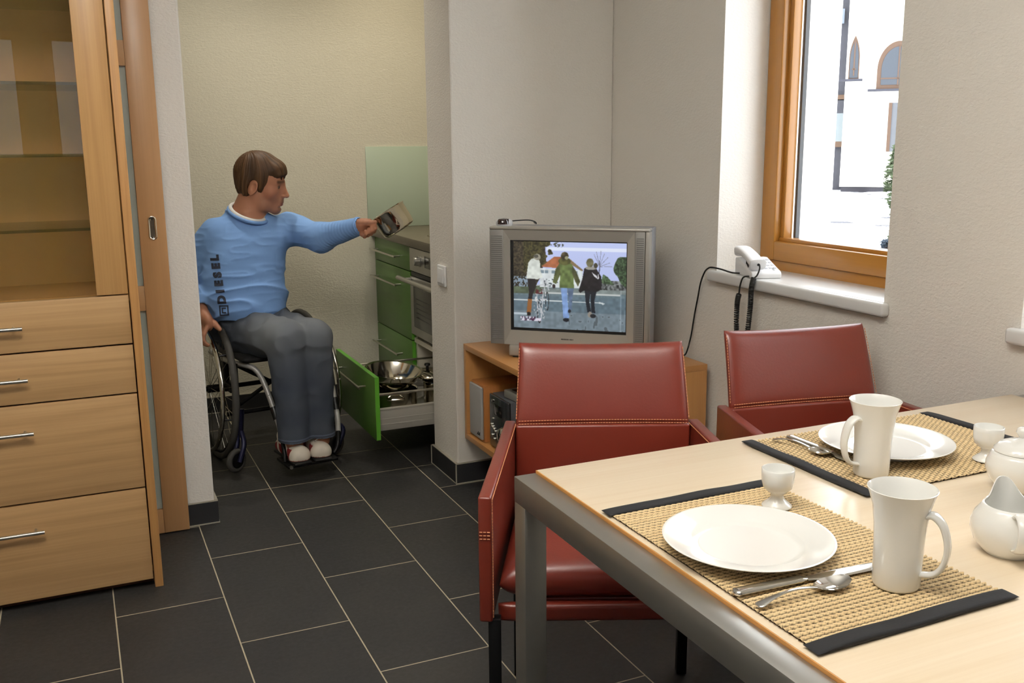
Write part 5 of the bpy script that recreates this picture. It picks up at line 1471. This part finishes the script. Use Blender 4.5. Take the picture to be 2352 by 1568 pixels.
# head frame: x forward, y to the head's left, z up
B = Field(steps((-0.37, 0.47, 0.0034)), steps((-0.56, 0.20, 0.0034)), steps((0.06, 0.48, 0.009), (0.48, 0.70, 0.0034), (0.70, 0.92, 0.007), (0.92, 1.33, 0.0026)))
B.ell((-0.010, 0, 0.038), (0.100, 0.076, 0.090), 0.01, M=HM)
B.ell((0.030, 0, 0.035), (0.062, 0.062, 0.066), 0.02, M=HM)
B.ell((0.032, 0, -0.030), (0.054, 0.056, 0.070), 0.03, M=HM)
for s in (-1, 1):
    B.ell((0.052, s*0.042, -0.020), (0.024, 0.020, 0.020), 0.025, M=HM)
    B.cone((-0.004, s*0.052, -0.045), (0.030, s*0.044, -0.083), 0.019, 0.017, 0.025, M=HM)
    B.cone((0.030, s*0.044, -0.083), (0.068, s*0.012, -0.100), 0.017, 0.015, 0.02, M=HM)
    B.cone((0.086, s*0.006, 0.020), (0.072, s*0.042, 0.020), 0.010, 0.010, 0.014, M=HM)
B.ell((0.075, 0, -0.098), (0.017, 0.021, 0.016), 0.016, M=HM)
B.cone((0.060, 0, -0.055), (0.070, 0, -0.075), 0.030, 0.026, 0.02, M=HM)
for s in (-1, 1):
    B.ell((0.096, s*0.033, 0.003), (0.016, 0.016, 0.011), 0.010, op='cut', M=HM)
    B.ell((0.0735, s*0.031, 0.003), (0.0125, 0.0125, 0.0125), 0.003, M=HM)
    B.cone((0.081, s*0.020, 0.008), (0.079, s*0.043, 0.006), 0.0045, 0.004, 0.004, M=HM)
B.ell((0.076, 0, -0.012), (0.028, 0.022, 0.046), 0.012, M=HM)
B.cone((0.089, 0, 0.012), (0.113, 0, -0.030), 0.0085, 0.0105, 0.010, M=HM)
B.ell((0.112, 0, -0.033), (0.0105, 0.0105, 0.009), 0.006, M=HM)
for s in (-1, 1): B.ell((0.100, s*0.0115, -0.037), (0.010, 0.0075, 0.007), 0.005, M=HM)
B.ell((0.092, 0, -0.055), (0.010, 0.020, 0.011), 0.012, M=HM)
B.cone((0.095, -0.016, -0.0635), (0.095, 0.016, -0.0635), 0.0062, 0.0062, 0.006, M=HM)
B.cone((0.093, -0.015, -0.0735), (0.093, 0.015, -0.0735), 0.0066, 0.0066, 0.006, M=HM)
B.cone((0.1025, -0.024, -0.0685), (0.1025, 0.024, -0.0685), 0.0026, 0.0026, 0.003, op='cut', M=HM)
B.ell((0.092, 0, -0.0845), (0.007, 0.02, 0.004), 0.008, op='cut', M=HM)
for s in (-1, 1):
    er = Matrix.Rotation(R(18), 3, 'Y') @ Matrix.Rotation(R(s*20), 3, 'Z')
    B.ell((-0.014, s*0.078, -0.010), (0.020, 0.0095, 0.033), 0.006, M=HM, rot=er)
    B.ell((-0.008, s*0.0865, -0.008), (0.010, 0.007, 0.018), 0.004, op='cut', M=HM, rot=er)
nk = HM @ Vector((-0.022, 0, -0.055))
B.cone(nk, (-0.045, 0.018, 1.005), 0.058, 0.072, 0.025)
B.cone(nk, (-0.030, 0.0, 1.02), 0.056, 0.058, 0.02)
body_rows = [(0.50, -0.045, -0.01, 0.145, 0.10), (0.60, -0.06, -0.02, 0.148, 0.10), (0.70, -0.075, -0.02, 0.145, 0.095), (0.80, -0.075, -0.01, 0.15, 0.095), (0.90, -0.05, 0.0, 0.155, 0.095), (0.97, -0.025, 0.01, 0.15, 0.085), (1.01, -0.03, 0.015, 0.105, 0.07), (1.03, -0.035, 0.018, 0.07, 0.06)]
B.loft(body_rows, 0.03)
SHL, ELL, WRL = Vector((0.160, 0.0, 0.965)), Vector((0.203, -0.20, 0.934)), Vector((0.306, -0.376, 0.990))
SHR, ELR, WRR = Vector((-0.190, 0.01, 0.955)), Vector((-0.325, 0.065, 0.76)), Vector((-0.283, -0.080, 0.668))
B.chain([SHL, ELL, WRL], [0.048, 0.040, 0.029], 0.02)
B.chain([SHR, ELR, WRR], [0.048, 0.040, 0.026], 0.02)
HIPR, KNR, ANR = Vector((-0.115, -0.02, 0.545)), Vector((-0.036, -0.405, 0.562)), Vector((-0.034, -0.420, 0.13))
HIPL, KNL, ANL = Vector((0.020, -0.01, 0.545)), Vector((0.080, -0.405, 0.555)), Vector((0.080, -0.420, 0.13))
for h_, k_, a_ in ((HIPR, KNR, ANR), (HIPL, KNL, ANL)):
    B.chain([h_, k_, a_], [0.07, 0.05, 0.035], 0.02)
# left hand closed round the pan handle
hx = Vector((0.88, 0, 0.475)).normalized()
OFF = Vector((-0.015, 0.012, -0.002))
HC = Vector((0.338, -0.430, 0.986)) + OFF
B.cone(WRL, Vector((0.326, -0.406, 0.997))+OFF, 0.025, 0.024, 0.008)
B.cone(Vector((0.328, -0.404, 0.998))+OFF, Vector((0.342, -0.412, 1.002))+OFF, 0.0245, 0.022, 0.010)
for i, a in enumerate((-0.022, -0.006, 0.010, 0.025)):
    q = HC + hx*a; r_ = (0.0080, 0.0088, 0.0092, 0.0088)[i]; L_ = (0.9, 1.0, 1.06, 1.0)[i]
    pts = [q + Vector((0, 0.026, 0.014)), q + Vector((0, 0.020*L_, -0.016)), q + Vector((0.002, -0.006, -0.026*L_)), q + Vector((0.002, -0.022*L_, -0.012)), q + Vector((0.001, -0.021, 0.000))]
    B.chain(pts, [r_*1.15, r_*1.05, r_, r_*0.95, r_*0.85], 0.003)
B.chain([Vector((0.320, -0.418, 1.004))+OFF, Vector((0.334, -0.443, 1.007))+OFF, Vector((0.352, -0.448, 1.006))+OFF, Vector((0.366, -0.445, 1.009))+OFF], [0.016, 0.0125, 0.0105, 0.0088], 0.005)
# right hand over tyre and push rim
B.cone(WRR, (-0.276, -0.112, 0.632), 0.024, 0.027, 0.012)
B.ell((-0.271, -0.128, 0.612), (0.021, 0.040, 0.036), 0.012, rot=Matrix.Rotation(R(-8), 3, 'Y'))
for i, (y0, y1, L_) in enumerate(((-0.100, -0.110, 0.88), (-0.119, -0.130, 1.0), (-0.139, -0.150, 1.05), (-0.157, -0.168, 0.98))):
    r_ = (0.0078, 0.0086, 0.0090, 0.0086)[i]
    pts = [Vector((-0.279, y0, 0.600)), Vector((-0.299, y1, 0.571)), Vector((-0.304, y1-0.004, 0.571-0.022*L_)), Vector((-0.296, y1-0.006, 0.571-0.038*L_)), Vector((-0.285, y1-0.007, 0.571-0.045*L_))]
    B.chain(pts, [r_*1.15, r_*1.08, r_, r_*0.95, r_*0.85], 0.003)
B.chain([Vector((-0.264, -0.122, 0.622)), Vector((-0.247, -0.148, 0.607)), Vector((-0.241, -0.162, 0.596)), Vector((-0.234, -0.170, 0.586))], [0.016, 0.0125, 0.0105, 0.0088], 0.006)
me, V = B.mesh('body', 1)
HI = np.array(HM.inverted())
Q = V @ HI[:3, :3].T + HI[:3, 3]
isH = (V[:, 2] > 1.0) & (Q[:, 2] > -0.125)
skin = np.array(lin((180, 125, 97)))
C = np.tile(skin, (len(V), 1))
n_ = vnoise(V, 4, 55)[:, None]; C = C*(0.94+0.12*n_)
def capd(a, b_):
    a, b_ = np.array(a), np.array(b_); ba = b_-a; t_ = np.clip(((Q-a) @ ba)/(ba @ ba), 0, 1)
    return np.linalg.norm(Q-a-t_[:, None]*ba, axis=1)
def blend(mask, rgb, k=1.0):
    w_ = (np.clip(mask, 0, 1)*k*isH)[:, None]; C[:] = C*(1-w_)+np.array(lin(rgb))*w_
beard = np.clip((-0.035-Q[:, 2])/0.02, 0, 1)*np.clip((Q[:, 0]-0.0)/0.03, 0, 1)*np.clip((Q[:, 2]+0.118)/0.012, 0, 1)
blend(beard, (140, 100, 80), 0.55)
cheek = np.exp(-(np.minimum(capd((0.06, -0.045, -0.025), (0.05, -0.05, -0.03)), capd((0.06, 0.045, -0.025), (0.05, 0.05, -0.03)))/0.02)**2); blend(cheek, (196, 122, 96), 0.4)
lips = np.exp(-(capd((0.100, -0.017, -0.0685), (0.100, 0.017, -0.0685))/0.008)**4); blend(lips, (156, 88, 76), 0.75)
for s in (-1, 1):
    blend(np.exp(-(capd((0.0945, s*0.008, 0.025), (0.080, s*0.046, 0.024))/0.0072)**4), (64, 42, 28), 0.9)
    e = np.linalg.norm(Q-np.array((0.0735, s*0.031, 0.003)), axis=1)
    blend(((e < 0.0138) & (abs(Q[:, 2]-0.001) < 0.003)).astype(float), (150, 130, 116))
    blend(((e < 0.0142) & (np.linalg.norm(Q-np.array((0.086, s*0.032, 0.001)), axis=1) < 0.0062)).astype(float), (40, 34, 30))
    blend((np.exp(-(capd((0.0845, s*0.020, 0.0085), (0.081, s*0.043, 0.0065))/0.0035)**4)), (84, 58, 44), 0.8)
nails = np.zeros(len(V))
paint(me, C)
SKIN = attr_mat('skin', 'tone', rough=0.5, spec=0.35, bump=(220, 0.08, 0.0006))
SKIN.node_tree.nodes['Principled BSDF'].inputs['Subsurface Weight'].default_value = 0.06
SKIN.node_tree.nodes['Principled BSDF'].inputs['Subsurface Radius'].default_value = (0.01, 0.004, 0.002)
link_mesh('body', me, SKIN, man, angle=180)

def grow_along(me, V, F, amp):
    # push vertices along the field gradient by amp (per vertex)
    ix = [np.clip(np.searchsorted(a, V[:, i]), 2, len(a)-3) for i, a in enumerate((F.xs, F.ys, F.zs))]
    d = F.d; g = []
    for ax, a in enumerate((F.xs, F.ys, F.zs)):
        p = list(ix); m_ = list(ix); p[ax] = ix[ax]+2; m_[ax] = ix[ax]-2
        g.append((d[tuple(p)]-d[tuple(m_)])/(a[p[ax]]-a[m_[ax]]))
    N = np.stack(g, 1); N /= np.maximum(np.linalg.norm(N, axis=1), 1e-6)[:, None]
    V2 = V + N*amp[:, None]
    me.vertices.foreach_set('co', V2.astype(np.float32).ravel()); me.update()
    return V2
def ridge(n, p=1.5): return (1-np.abs(2*n-1))**p

# hair
Hf = Field(steps((-0.14, 0.18, 0.0026)), steps((-0.17, 0.14, 0.0026)), steps((1.03, 1.335, 0.0026)))
Hf.ell((-0.012, 0, 0.042), (0.104, 0.081, 0.096), 0.01, M=HM)
Hf.ell((-0.062, 0, -0.006), (0.036, 0.055, 0.058), 0.02, M=HM)
for s in (-1, 1):
    Hf.ell((-0.040, s*0.060, 0.000), (0.040, 0.019, 0.052), 0.015, M=HM)
    Hf.ell((0.014, s*0.063, 0.016), (0.022, 0.013, 0.046), 0.012, M=HM)
Hf.ell((0.058, 0, 0.070), (0.042, 0.064, 0.038), 0.02, M=HM)
Hf.ell((0.084, -0.006, 0.053), (0.017, 0.052, 0.020), 0.014, M=HM)
Hf.ell((0.119, 0, -0.043), (0.105, 0.16, 0.100), 0.004, op='cut', M=HM, wob=0.0035)
for y0, y1, z1_, r_ in ((-0.020, -0.026, 0.036, 0.012), (-0.002, -0.006, 0.040, 0.012), (-0.036, -0.046, 0.046, 0.010), (0.020, 0.016, 0.040, 0.012), (0.038, 0.040, 0.046, 0.010)):
    Hf.cone((0.080, y0, 0.078), (0.092-abs(y1)*0.25, y1, 0.058), r_, r_*0.8, 0.008, M=HM); Hf.cone((0.092-abs(y1)*0.25, y1, 0.058), (0.0975-abs(y1)*0.32, y1*1.1, z1_), r_*0.8, 0.0035, 0.006, M=HM)
for s in (-1, 1): Hf.ell((-0.012, s*0.088, -0.018), (0.026, 0.03, 0.040), 0.004, op='cut', M=HM)
Hf.cone((-0.20, 0, -0.14), (0.1, 0, -0.14), 0.076, 0.076, 0.006, op='cut', M=HM)
me, V = Hf.mesh('hair', 1)
Q = V @ HI[:3, :3].T + HI[:3, 3]
ph_ = np.arctan2(Q[:, 1], Q[:, 0]+0.015); rr = np.hypot(Q[:, 1], Q[:, 0]+0.02)
cr = Q - np.array((-0.055, 0, 0.125)); az_ = np.arctan2(cr[:, 1], cr[:, 0]); rad = np.linalg.norm(cr, axis=1)
top = np.clip((Q[:, 2]-0.06)/0.05, 0, 1)
wob = vnoise(Q, 9, 22)
st_ = np.stack([(az_*10+wob*1.6), rad*12, np.zeros(len(Q))], 1)
n1 = vnoise(st_, 1, 1.0); n2 = vnoise(st_*np.array((3.1, 1.0, 1)), 2, 1.0)
amp = (n1-0.5)*0.004 + (n2-0.5)*0.003
V = grow_along(me, V, Hf, amp)
t_ = (0.5*n1+0.5*n2)[:, None]
paint(me, np.array(lin((44, 28, 16)))*(1-t_) + np.array(lin((96, 66, 38)))*t_)
link_mesh('hair', me, attr_mat('brown_hair', 'tone', rough=0.55, spec=0.3), man, angle=180)

# sweater
Sw = Field(steps((-0.41, 0.36, 0.0042)), steps((-0.44, 0.20, 0.0042)), steps((0.575, 1.09, 0.0042)))
sw_rows = [(0.612, -0.085, -0.045, 0.160, 0.125), (0.640, -0.090, -0.050, 0.172, 0.132), (0.690, -0.092, -0.045, 0.180, 0.130), (0.78, -0.088, -0.030, 0.177, 0.122), (0.87, -0.065, -0.015, 0.176, 0.122), (0.94, -0.035, 0.0, 0.180, 0.118), (0.985, -0.025, 0.010, 0.165, 0.103), (1.015, -0.030, 0.014, 0.122, 0.090), (1.040, -0.040, 0.018, 0.087, 0.078), (1.056, -0.043, 0.018, 0.080, 0.074)]
Sw.loft(sw_rows, 0.02)
Sw.chain([SHL+Vector((-0.02, 0.01, 0)), ELL, WRL+Vector((-0.006, 0.010, -0.002))], [0.072, 0.058, 0.040], 0.035)
Sw.chain([SHR+Vector((0.015, 0, 0.0)), ELR, WRR+Vector((-0.002, 0.006, 0.012))], [0.070, 0.056, 0.042], 0.03)
# cut the end of each cuff open and the neck hole
Sw.cone(WRL+Vector((0.004, -0.006, 0.002)), WRL+Vector((0.05, -0.085, 0.03)), 0.030, 0.055, 0.004, op='cut')
Sw.cone(WRR+Vector((0.0, -0.014, -0.002)), WRR+Vector((0.004, -0.06, -0.06)), 0.031, 0.055, 0.004, op='cut')
Sw.cone((-0.040, -0.012, 1.040), (-0.046, -0.05, 1.16), 0.072, 0.105, 0.010, op='cut')
Sw.ell((-0.036, -0.085, 1.060), (0.060, 0.060, 0.050), 0.012, op='cut')
me, V = Sw.mesh('sweater', 1)
w1 = vnoise(V*np.array((7, 7, 20))+np.array((0, 0, 3))+V[:, [2, 0, 1]]*np.array((6, 0, 9)), 7, 1.0)
w2 = vnoise(V*np.array((16, 14, 40)), 8, 1.0)
body_f = np.clip((0.84-V[:, 2])/0.12, 0, 1)
dL = np.clip((V[:, 0]-0.15)/0.05, 0, 1); sA = V @ np.array((0.35, -0.9, 0.2))
fold_sl = np.sin(sA*210+4*w1+V[:, 2]*60)*dL*np.clip(1.15-np.abs(sA-0.22)/0.16, 0.15, 1)
amp = ridge(w1, 3.0)*0.012*(0.07+1.15*body_f)*(1-dL) + ridge(w2, 3.0)*0.0022*(1-dL*0.5) + np.abs(fold_sl)**0.7*0.0135*dL*np.clip(vnoise(V*np.array((14, 9, 18)), 21, 1.0)*1.9-0.45, 0, 1) - 0.004
dR = np.clip((-0.24-V[:, 0])/0.05, 0, 1)
amp += np.sin(V[:, 2]*150+5*w1)*0.003*dR
V = grow_along(me, V, Sw, amp)
SWEAT = simple('sweater_light_blue', (124, 162, 216), 0.85, bump=(420, 0.25, 0.0008), spec=0.2, var=0.03)
me.update()
sweater = link_mesh('sweater', me, SWEAT, man, angle=180)
bvh = BVHTree.FromPolygons([tuple(v) for v in V], [tuple(p.vertices) for p in me.polygons])
# print running up the front
DARK = simple('print_navy', (34, 40, 58), 0.7)
def letter_mesh(ch, size):
    cu = bpy.data.curves.new('letter', 'FONT'); cu.body = ch; cu.size = size; cu.align_x = 'CENTER'; cu.align_y = 'CENTER'; cu.offset = size*0.075; cu.resolution_u = 3
    o = bpy.data.objects.new('letter', cu)
    m_ = o.to_mesh(); vs_ = [v.co.copy() for v in m_.vertices]; fs = [tuple(p.vertices) for p in m_.polygons]
    o.to_mesh_clear(); bpy.data.objects.remove(o); bpy.data.curves.remove(cu)
    return vs_, fs
def drape(bm, polys2d, cx, cz, rot=0.0):
    # polygons in letter space -> subdivided -> thrown onto the sweater front
    b2 = bmesh.new()
    for vs_, fs in polys2d:
        vv = [b2.verts.new(v) for v in vs_]
        for f in fs:
            try: b2.faces.new([vv[i] for i in f])
            except ValueError: pass
    bmesh.ops.triangulate(b2, faces=list(b2.faces))
    for _ in range(3):
        el = [e for e in b2.edges if e.calc_length() > 0.005]
        if el: bmesh.ops.subdivide_edges(b2, edges=el, cuts=1)
        bmesh.ops.triangulate(b2, faces=list(b2.faces))
    ca, sa = math.cos(rot), math.sin(rot)
    dead = []
    dirv = Vector((0.26, 0.965, 0))
    for v in b2.verts:
        x, z = cx + v.co.x*ca - v.co.y*sa, cz + v.co.x*sa + v.co.y*ca
        o_ = Vector((x, -0.16, z)) - dirv*0.6
        hit, nrm, _, _ = bvh.ray_cast(o_, dirv)
        if hit is None: dead.append(v)
        else: v.co = hit - dirv*0.0034
    if dead: bmesh.ops.delete(b2, geom=dead, context='VERTS')
    merge(bm, b2)
pb = bmesh.new()
tz = [('D', 0.7035), ('I', 0.7375), ('E', 0.768), ('S', 0.802), ('E', 0.836), ('L', 0.868)]
for ch_, z in tz:
    x = -0.214 - (z-0.70)*0.10
    drape(pb, [letter_mesh(ch_, 0.043)], x, z, R(93))
sq = lambda x0, z0, x1, z1: ([Vector((x0, z0, 0)), Vector((x1, z0, 0)), Vector((x1, z1, 0)), Vector((x0, z1, 0))], [(0, 1, 2, 3)])
t_ = 0.0055
drape(pb, [sq(-0.019, -0.021, 0.019, -0.021+t_), sq(-0.019, 0.021-t_, 0.019, 0.021), sq(-0.019, -0.021+t_, -0.019+t_, 0.021-t_), sq(0.019-t_, -0.021+t_, 0.019, 0.021-t_), sq(-0.009, -0.011, -0.004, 0.011), sq(-0.004, 0.006, 0.008, 0.011), sq(-0.004, -0.011, 0.008, -0.006)], -0.209, 0.660, 0)
obj('printed_lettering', pb, DARK, sweater, angle=180, fix=False)
# knitted neckband and the white shirt showing inside it
def ring_pts(dr, dz):
    out = []
    for k in range(48):
        a = 2*PI*k/48; x = -0.042 + (0.078+dr)*math.cos(a); y = -0.022 + (0.076+dr)*math.sin(a)
        z = 1.040 + dz + 0.032*math.sin(a) - 0.014*math.cos(a)
        out.append((x, y, z))
    return out
b = new(); tube(b, ring_pts(0.001, -0.005), 0.0070, 12, closed=True); obj('neckband', b, SWEAT, sweater)
b = new(); tube(b, ring_pts(-0.0075, 0.0035), 0.0062, 12, closed=True, flat=1.3); obj('t_shirt', b, simple('white_cotton', (226, 224, 220), 0.85), man)
for P_, r_ in ((WRL, 0.0345), (WRR, 0.035)):
    ax = (P_-(ELL if P_ is WRL else ELR)).normalized(); q = Vector((0, 0, 1)).rotation_difference(ax).to_matrix().to_4x4()
    b = new(); tube(b, [Matrix.Translation(P_ - ax*0.004) @ q @ Vector((r_*math.cos(2*PI*k/36), r_*math.sin(2*PI*k/36), 0)) for k in range(36)], 0.0050, 10, closed=True); obj('cuff', b, SWEAT, sweater)

# jeans
J = Field(steps((-0.27, 0.19, 0.0042)), steps((-0.53, 0.17, 0.0042)), steps((0.13, 0.70, 0.0042)))
J.ell((-0.06, -0.01, 0.565), (0.172, 0.135, 0.105), 0.02)
J.loft([(0.52, -0.06, -0.01, 0.16, 0.12), (0.60, -0.075, -0.025, 0.162, 0.122), (0.668, -0.08, -0.03, 0.158, 0.118)], 0.02)
for h_, k_, a_, r_ in ((HIPR, KNR, ANR, (0.102, 0.076, 0.070, 0.066)), (HIPL, KNL, ANL, (0.094, 0.070, 0.062, 0.058))):
    mid = k_.lerp(a_, 0.45)
    J.cone(h_, k_, r_[0], r_[1], 0.02); J.cone(k_+Vector((0, 0.012, -0.01)), mid, r_[1], r_[2], 0.02); J.cone(mid, a_+Vector((0, 0, -0.02)), r_[2], r_[3], 0.02)
J.cone((0.021, -0.50, 0.62), (0.024, -0.50, 0.12), 0.026, 0.030, 0.008, op='cut')
J.apply(lambda X, Y, Z: (Z-0.146+0.0*X+0.0*Y), [-0.27, -0.53, 0.13], [0.19, 0.17, 0.16], 0.003, op='cut')
me, V = J.mesh('jeans', 1)
w1 = vnoise(V*np.array((10, 10, 16)), 11, 1.0); w2 = vnoise(V*np.array((22, 22, 26)), 12, 1.0)
low = np.clip((0.46-V[:, 2])/0.1, 0, 1); front = np.clip((-0.30-V[:, 1])/0.08, 0, 1)
lap = np.clip((V[:, 2]-0.5)/0.08, 0, 1)
amp = ridge(w1, 1.5)*0.009*(1-0.55*low) + (w2-0.5)*0.005 + np.sin(V[:, 0]*95+V[:, 1]*-40+5*w1)*0.0028*lap*(1-front) - 0.004
V = grow_along(me, V, J, amp)
fade = np.exp(-((V[:, 1]+0.38)/0.14)**2)*np.exp(-((V[:, 2]-0.60)/0.11)**2)
seam = np.minimum(np.abs(V[:, 0]+0.108-(V[:, 2]-0.4)*-0.02)+np.clip(0.45-0-V[:, 1]*0, 0, 0), 1)
tn_ = (0.5*w1+0.5*w2)
c0, c1 = np.array(lin((52, 58, 70))), np.array(lin((122, 126, 130)))
k = np.clip(0.22*tn_+0.72*fade, 0, 1)[:, None]
col = c0*(1-k)+c1*k
hem = ((V[:, 2] > 0.158) & (V[:, 2] < 0.163)) | (V[:, 2] < 0.1505); col[hem] = np.array(lin((96, 106, 124)))
paint(me, col)
link_mesh('jeans', me, attr_mat('denim', 'tone', rough=0.9, spec=0.15, bump=(650, 0.3, 0.0008)), man, angle=180)

# shoes
for nm, cx, yaw_ in (('r', -0.037, R(3)), ('l', 0.062, R(-4))):
    F_ = Field(steps((cx-0.07, cx+0.07, 0.003)), steps((-0.56, -0.24, 0.003)), steps((0.055, 0.17, 0.003)))
    Ms = Matrix.Translation((cx, -0.395, 0.0)) @ Matrix.Rotation(yaw_, 4, 'Z')
    F_.cone((0.002, -0.065, 0.098), (0, 0.04, 0.110), 0.034, 0.034, 0.03, M=Ms)
    F_.cone((0.010, -0.078, 0.092), (-0.012, -0.072, 0.092), 0.029, 0.029, 0.03, M=Ms)
    F_.cone((0, 0.0, 0.125), (0, 0.05, 0.15), 0.034, 0.040, 0.03, M=Ms)
    F_.cone((0, 0.05, 0.10), (0, 0.09, 0.10), 0.036, 0.034, 0.02, M=Ms)
    F_.apply(lambda X, Y, Z: (Z-0.078+0*X+0*Y), [cx-0.07, -0.58, 0.05], [cx+0.07, -0.22, 0.08], 0.004, op='cut')
    me, V = F_.mesh('shoe', 1)
    col = np.tile(np.array(lin((226, 216, 200))), (len(V), 1))*(0.9+0.2*vnoise(V, 3, 60)[:, None])
    Mi = np.array(Ms.inverted()); q = V @ Mi[:3, :3].T + Mi[:3, 3]
    side = (np.abs(q[:, 0]) > 0.030) & (q[:, 1] > -0.085) & (q[:, 2] < 0.128)
    col[side & (np.sin(q[:, 1]*90) > -0.2)] = np.array(lin((134, 28, 30)))
    col[q[:, 2] < 0.0835] = np.array(lin((176, 108, 92)))
    paint(me, col)
    so = link_mesh('shoe', me, attr_mat('shoe_leather', 'tone', rough=0.55), man, angle=180)
    b = new(); box(b, -0.036, -0.115, 0.067, 0.036, 0.115, 0.079, 0.006, 2, Ms); obj('sole', b, RUBBERD, so)
    b = new()
    for k in range(4):
        y = -0.05+k*0.017; z = 0.1425+k*0.006
        tube(b, [Ms @ Vector((-0.018, y-0.004, z-0.005)), Ms @ Vector((0, y, z+0.0015)), Ms @ Vector((0.018, y-0.004, z-0.005))], 0.0022, 6)
    obj('laces', b, simple('lace_white', (214, 206, 194), 0.8), so)

# the pan he holds, tipped on its side
PM = Matrix.Translation((0.467, -0.420, 0.9675))
axz = Vector((-0.475, 0.25, 0.88)).normalized(); axx = Vector((-0.88, 0, -0.475)); axx = (axx-axz*axx.dot(axz)).normalized(); axy = axz.cross(axx)
PR = Matrix(((axx.x, axy.x, axz.x), (axx.y, axy.y, axz.y), (axx.z, axy.z, axz.z)))
WM = Matrix.Translation(WO) @ Matrix.Rotation(WR, 4, 'Z') @ PM @ PR.to_4x4()
pan = thing('saucepan', 'shiny steel saucepan held tipped in the man\'s outstretched hand', 'pan', WM.to_translation())
pan.rotation_euler = WM.to_euler()
b = new()
lathe(b, [(0, 0), (0.058, 0), (0.066, 0.003), (0.0705, 0.010), (0.0725, 0.03), (0.0735, 0.088), (0.0775, 0.0935), (0.0782, 0.0950), (0.0768, 0.0955), (0.0722, 0.0895), (0.0710, 0.03), (0.0690, 0.011), (0.064, 0.005), (0, 0.004)], 72)
obj('pan_body', b, STEELPOT, pan, angle=50)
b = new(); tube(b, smooth_path([(0.072, 0.0, 0.080), (0.090, -0.004, 0.078), (0.108, -0.008, 0.075), (0.126, -0.011, 0.073)], 6), [0.0062]*19, 12, flat=1.3); obj('handle', b, STEELPOT, pan)

0 and tumbler(-0.10, 3.16, 1.0945, 'clear drinking glass on the lowest glass shelf of the display cabinet, nearer its right side')
0 and tumbler(-0.24, 3.14, 1.0945, 'clear drinking glass on the lowest glass shelf of the display cabinet, further inside')
